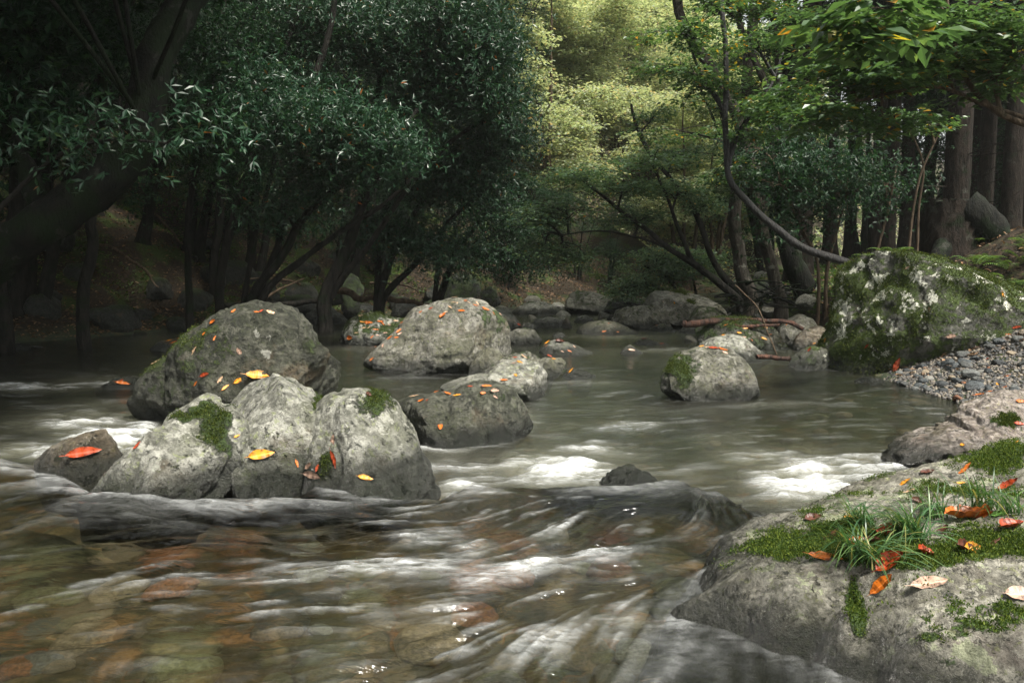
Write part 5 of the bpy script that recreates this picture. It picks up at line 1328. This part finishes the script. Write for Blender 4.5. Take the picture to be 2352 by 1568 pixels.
def fl_mesh(kind, k_, seed):
    """unit length leaf along +x, normal +z"""
    rs_ = np.random.default_rng(seed); n = 13; tt_ = np.linspace(0, 1, n)
    if kind == 'lance': w_ = .17 * np.sin(math.pi * tt_ ** .85) ** .8
    elif kind == 'oval': w_ = .27 * np.sin(math.pi * tt_) ** .7
    else: w_ = .30 * np.sin(math.pi * tt_ ** .8) ** .75 * (1 + .13 * (np.arange(n) % 2))
    curl = rs_.uniform(-.25, .35) if kind != 'curled' else rs_.uniform(.25, .5)
    cup = rs_.uniform(.1, .5) if kind != 'curled' else rs_.uniform(.6, 1.1)
    m = 7; rows = []
    for i in range(n):
        s = np.linspace(-1, 1, m); a = s * cup
        yv = w_[i] * np.sin(a) / max(math.sin(cup) if cup < 1.5 else 1, .3) if cup > .05 else w_[i] * s
        zv = w_[i] * (1 - np.cos(a)) * 1.4 + curl * (tt_[i] - .5) ** 2 + .02 * math.sin(i * 1.7 + seed)
        zv = zv + rs_.normal(0, .004, m)
        rows.append(np.stack([np.full(m, tt_[i] - .5) , yv + .04 * math.sin(tt_[i] * 3 + seed), zv], -1))
    V = np.concatenate(rows); f = grid(m, n)
    mid = V.reshape(n, m, 3)[:, m // 2]
    # stalk
    e0 = mid[0]; b = len(V); st = np.array([e0 + [0, .008, 0], e0 - [0, .008, 0], e0 + [-.16, -.004, .03], e0 + [-.16, .004, .03]])
    V = np.vstack([V, st]); f = np.vstack([f, [[b, b + 1, b + 2, b + 3]]])
    V[:, 2] += .02 - V[:, 2].min()
    return mesh_np('fallen_leaf', V, f, LM[k_])
FLM = {}
def flm(kind, k_, i):
    key = (kind, k_, i % 3)
    if key not in FLM: FLM[key] = fl_mesh(kind, k_, i % 3 + 5)
    return FLM[key]
SHORT = [('large rounded dark', 'the largest rounded boulder'), ('rounded grey boulder with', 'the big grey mid-stream boulder'), ('small angular', 'the small angular boulder'), ('low pale mossy', 'the low pale mossy boulder'), ('grey boulder at the ledge', 'the grey ledge boulder'),
         ('pale furrowed', 'the pale furrowed boulder'), ('jagged pale', 'the jagged mossy-peaked rock'), ('small brown rock', 'the small brown rock by white water'), ('low wet stone', 'the low wet stone'), ('wet two-lobed', 'the wet two-lobed boulder'), ('cream coloured', 'the cream boulder'),
         ('grey slab', 'the grey wedged slab'), ('wedge-shaped', 'the tan wedge stone'), ('low leaf-topped', 'the low rounded pool stone'), ('squat grey', 'the squat grey stone'), ('humped grey', 'the humped grey rock'), ('big speckled', 'the sharp-edged speckled boulder'), ('broad flat', 'the flat mossy boulder'),
         ('smooth humped', 'the smooth humped stone'), ('lone squarish', 'the lone squarish boulder'), ('great boulder', 'the great mossy boulder'), ('pink and grey', 'the pink layered slab'), ('nearest pale', 'the nearest mossy rock'), ('blue grey rounded', 'the blue grey rounded stone'),
         ('rust-stained', 'the rust-stained stone'), ('small mossy wedge', 'the small mossy wedge'), ('smooth olive', 'the smooth olive stone'), ('farthest', 'the farthest tan boulder'), ('low leaf-littered', 'the far low outcrop'), ('speckled low', 'the speckled low boulder'), ('small flat stone awash', 'the small flat stone awash'),
         ('low grey shelf', 'the grey shelf at right'), ('small rounded stone breaking', 'the small rounded pool stone'), ('low pale stone beyond', 'the low pale pool stone'), ('small domed', 'the domed bank stone')]
cnt = {}
def leafdrop(cx_, cy_, Lpx, ang, k_, kind, crop, i):
    ox, oy, s_c = crop
    u, v = (ox + cx_ / s_c) / 1.7415, (oy + cy_ / s_c) / 1.7415
    L = Lpx / s_c / 1.7415
    hit = cast(u, v)
    if not hit: return
    dist, p, nrm, r_ = hit
    size = L * dist / F
    h2 = Vector((math.cos(math.radians(ang)), 0, math.sin(math.radians(ang)) ))
    if abs(nrm.z) > .75:
        # mostly seen from the side: turn within the ground plane
        h2 = Vector((math.cos(math.radians(ang)), math.sin(math.radians(ang)) * 1.6, 0))
    tdir = (h2 - nrm * h2.dot(nrm))
    if tdir.length < .15: tdir = Vector((1, 0, 0)) - nrm * nrm.x
    tdir.normalize()
    side = nrm.cross(tdir)
    m = Matrix((tdir, side, nrm)).transposed().to_4x4()
    rl = r_.get('label', '') or r_.name
    on = next((b for a, b in SHORT if rl.startswith(a)), {'ground': 'the gravel and soil at right', 'water': 'the water surface'}.get(r_.name, 'a bank stone'))
    place = ''
    if r_ not in (ground, water):
        bb = [r_.matrix_world @ Vector(c) for c in r_.bound_box]
        xs = (p.x - min(b.x for b in bb)) / (max(b.x for b in bb) - min(b.x for b in bb)); zs = (p.z - W) / (max(b.z for b in bb) - W)
        place = ('top' if zs > .82 else 'upper' if zs > .55 else 'lower') + (' left' if xs < .4 else ' right' if xs > .6 else ' middle')
    sz = 'tiny ' if size < .06 else ('large ' if size > .13 else '')
    shape = {'lance': 'narrow', 'oval': 'oval', 'curled': 'curled'}[kind]
    lab = f"{sz}{LC[k_][1]} {shape} leaf on {on}" + (f", {place} part" if place else '')
    o = obj('fallen_leaf', flm(kind, k_, i), loc=p + nrm * .002)
    o.rotation_mode = 'QUATERNION'; o.rotation_quaternion = m.to_quaternion()
    size = min(size, .24) * (.85 if dist < 3.2 and r_ is near else 1.0)
    o.scale = (size, size, size)
    tag(o, lab, 'leaf', 'fallen leaves on ' + on)
A_ = (0, 1150, 2.352); E_ = (0, 1100, 1.4257); F_ = (1300, 1100, 1.4257); D_ = (2600, 1150, 2.94); G_ = (2600, 900, 1.5682); H_ = (2048, 1700, 1.1484)
LL = [(E_, [(1331, 206, 38, 60, 'o'), (1463, 212, 30, 0, 'o', 'oval'), (1490, 206, 34, 70, 'r'), (1545, 214, 60, -5, 't'), (1218, 268, 44, 0, 'o', 'curled'), (1165, 335, 36, 80, 'o'), (1222, 360, 32, 50, 'o'), (1108, 432, 62, 60, 't'), (887, 500, 64, 50, 't'), (1364, 435, 44, -70, 'p', 'oval'),
            (1165, 567, 50, 15, 'r', 'oval'), (1119, 617, 38, 45, 'o'), (1255, 597, 50, 50, 't'), (1285, 642, 54, 50, 'y'), (1357, 602, 70, 20, 'y'), (1480, 572, 150, 6, 'y'), (990, 385, 40, 40, 'o'), (965, 374, 34, 10, 'y'), (1022, 362, 22, 5, 'o'), (700, 618, 74, -8, 'o'), (1484, 1028, 160, 22, 'y'),
            (1902, 945, 82, 78, 'p'), (1905, 1050, 110, -58, 'r'), (1690, 1075, 48, -85, 'o'), (1765, 1087, 84, 5, 'p'), (1811, 1100, 44, 75, 'r', 'oval'), (1785, 1140, 120, 0, 'p'), (785, 972, 54, 60, 'r'), (470, 1015, 180, 15, 'r'), (1350, 920, 40, 60, 'y'), (685, 606, 40, 20, 'r')]),
      (F_, [(655, 862, 66, -82, 'o', 'oval'), (228, 1158, 90, 5, 'y'), (548, 715, 40, 0, 'o'), (583, 714, 34, 60, 'r'), (510, 692, 62, 5, 't'), (705, 678, 62, 0, 'o'), (755, 686, 52, -5, 'y'), (634, 667, 38, 30, 'o'), (900, 673, 34, 10, 'o', 'oval'), (922, 634, 62, 5, 'o'), (828, 636, 34, 0, 'r'), (1020, 600, 50, 5, 'o'),
            (1084, 570, 40, -60, 'y', 'oval'), (965, 658, 66, 5, 'p'), (970, 694, 34, -30, 'p'), (247, 680, 38, -10, 'd', 'curled'), (1110, 497, 40, -5, 'y'), (1133, 465, 46, -5, 't'), (1085, 470, 28, 0, 'r'), (1080, 502, 34, 0, 'p'), (1279, 466, 34, 0, 'r', 'curled'), (1305, 478, 26, 0, 'y'), (1405, 545, 44, 25, 'y'),
            (1268, 384, 40, 20, 'y'), (1264, 402, 22, 0, 'o'), (1340, 384, 54, 0, 'd', 'curled'), (1422, 410, 26, -50, 'p'), (1395, 434, 28, -30, 'o'), (1354, 436, 22, -30, 'p'), (1104, 282, 30, 0, 'r'), (1820, 366, 34, 0, 'd', 'curled'), (1748, 429, 44, 5, 'p'), (1592, 322, 26, 0, 'o'), (1670, 325, 18, 0, 'o'), (1618, 276, 18, 60, 'o'),
            (676, 234, 50, 30, 'o', 'curled'), (780, 204, 48, -15, 'o'), (803, 147, 28, -20, 'o'), (735, 157, 34, 0, 't'), (715, 184, 34, -40, 't'), (858, 174, 36, -5, 'o'), (915, 194, 48, -15, 'o'), (605, 190, 28, 20, 'r'), (548, 210, 28, 40, 'o'), (740, 128, 42, 5, 't'), (960, 218, 30, -10, 'o'), (868, 162, 30, -60, 't'), (1000, 226, 34, -40, 'p'),
            (820, 158, 26, 20, 't'), (690, 210, 24, 10, 't'), (755, 160, 20, 50, 't'), (240, 274, 72, 0, 'o'), (315, 266, 40, 10, 'o'), (330, 280, 40, 0, 'o'), (290, 311, 34, 0, 'o'), (438, 272, 34, -30, 'o'), (145, 357, 38, -10, 'o', 'curled'), (268, 352, 26, 40, 'o'), (422, 318, 38, 50, 'o'), (427, 334, 32, 30, 'p'), (370, 357, 38, 25, 'o'),
            (408, 356, 28, 10, 'o'), (330, 402, 24, 80, 'p', 'oval'), (288, 409, 18, 30, 'o'), (266, 479, 28, 45, 'o'), (205, 232, 28, 0, 't'), (222, 302, 34, 10, 't'), (362, 284, 34, 0, 'p'), (212, 268, 30, -10, 'y'), (345, 330, 28, 0, 'p'), (180, 330, 26, 0, 't'), (250, 300, 24, 30, 't'), (405, 262, 30, 0, 't'), (300, 345, 24, 20, 'p')]),
      (D_, [(608, 690, 62, 5, 'y'), (665, 702, 62, 3, 't'), (750, 714, 125, -10, 'r'), (860, 730, 115, -20, 'o'), (883, 767, 74, -50, 'p', 'oval'), (1340, 602, 74, -20, 'y'), (1110, 583, 52, -10, 'p'), (1198, 620, 30, -60, 'o'), (862, 560, 48, 0, 'y', 'oval'), (1048, 534, 72, 10, 'y'), (1122, 480, 64, 0, 'y'), (1360, 468, 48, 0, 'y', 'oval'), (1492, 475, 38, 0, 'o', 'oval'),
            (895, 440, 50, 0, 'o'), (1075, 322, 44, -5, 'y'), (1610, 434, 48, 20, 'o'), (1420, 552, 34, 0, 'o'), (2065, 615, 90, 55, 'y'), (1880, 727, 64, 0, 'r', 'oval'), (1935, 657, 38, 0, 'y'), (2120, 368, 38, 50, 'y'), (288, 182, 30, -70, 'y', 'oval'), (365, 212, 28, 10, 'p'), (236, 72, 26, 80, 'y'), (680, 122, 28, 50, 'r'), (350, 56, 20, 0, 'y'), (475, 84, 20, 0, 'y'),
            (605, 90, 38, -20, 'o'), (155, 167, 30, 80, 'p'), (310, 307, 24, 0, 'p'), (80, 445, 44, 0, 'r'), (140, 660, 44, 0, 'r')]),
      (G_, [(1548, 878, 90, 75, 'r'), (1754, 530, 34, 60, 't', 'oval'), (1888, 698, 54, 5, 'p', 'oval'), (1613, 270, 34, 10, 'p'), (2210, 440, 46, -80, 'y', 'oval'), (2240, 688, 40, 0, 'o'), (2242, 950, 50, 10, 'o'), (2132, 1046, 44, 5, 'o'), (2225, 1020, 48, 20, 'o'), (2065, 1065, 62, -10, 'o'), (2320, 1106, 62, 0, 'o'), (1885, 1032, 62, 5, 'p'),
            (2110, 842, 30, 0, 'r'), (1960, 1380, 40, 45, 'y', 'oval'), (2300, 1364, 38, 15, 'y'), (2315, 1247, 64, 0, 'r'), (1360, 760, 40, 10, 'r'), (2300, 640, 50, 10, 'r'), (2180, 1000, 40, 60, 'y')]),
      (H_, [(2085, 205, 80, 8, 'o'), (1910, 222, 60, 5, 'd', 'curled'), (1808, 264, 64, 10, 'y'), (1825, 307, 64, -5, 't'), (1385, 432, 84, 0, 'd', 'curled'), (1865, 358, 64, -30, 'd', 'curled'), (2100, 435, 210, -8, 'o', 'curled'), (2175, 412, 120, 25, 'o', 'curled'), (1750, 512, 150, -35, 'r', 'curled'), (1590, 547, 96, 0, 'o', 'curled'), (1480, 522, 130, -15, 'd', 'curled'),
            (2300, 472, 120, 10, 'r', 'curled'), (2080, 582, 140, 0, 'd', 'curled'), (2120, 577, 100, -10, 'y', 'curled'), (1705, 737, 140, 15, 'o', 'oval'), (1745, 637, 150, 10, 'r', 'curled'), (1915, 732, 170, 0, 'p', 'oval'), (2330, 780, 130, 0, 'p', 'oval'), (1900, 597, 120, 5, 'r', 'curled'), (2210, 555, 120, 10, 'd'), (1440, 612, 160, -15, 'o', 'lance'),
            (1650, 542, 96, -20, 'd', 'curled'), (2290, 282, 96, -5, 'r', 'curled'), (2240, 412, 76, 0, 'g', 'oval'), (2060, 267, 44, 0, 'y'), (1990, 490, 90, 20, 'd', 'curled'), (1540, 422, 40, 0, 'y')])]
ii_ = 0
for crop, items in LL:
    for it in items:
        leafdrop(*it[:5], it[5] if len(it) > 5 else 'lance', crop, ii_); ii_ += 1

# ------------------------------------------------------------------ haze
hz_me = bpy.data.meshes.new('haze')
x0, x1, y0, y1, z0, z1 = -150, 150, -14, 140, -3.0, 75
hz_me.from_pydata([(x0, y0, z0), (x1, y0, z0), (x1, y1, z0), (x0, y1, z0), (x0, y0, z1), (x1, y0, z1), (x1, y1, z1), (x0, y1, z1)], [], [(0, 3, 2, 1), (4, 5, 6, 7), (0, 1, 5, 4), (1, 2, 6, 5), (2, 3, 7, 6), (3, 0, 4, 7)])
t = NT('haze'); pv = t.new('VolumePrincipled'); pv.inputs['Color'].default_value = (.93, .96, .93, 1); pv.inputs['Density'].default_value = .0006; pv.inputs['Anisotropy'].default_value = .3
t.link(pv.outputs[0], t.out.inputs['Volume'])
hz_me.materials.append(t.m); tag(obj('haze', hz_me), kind='stuff')
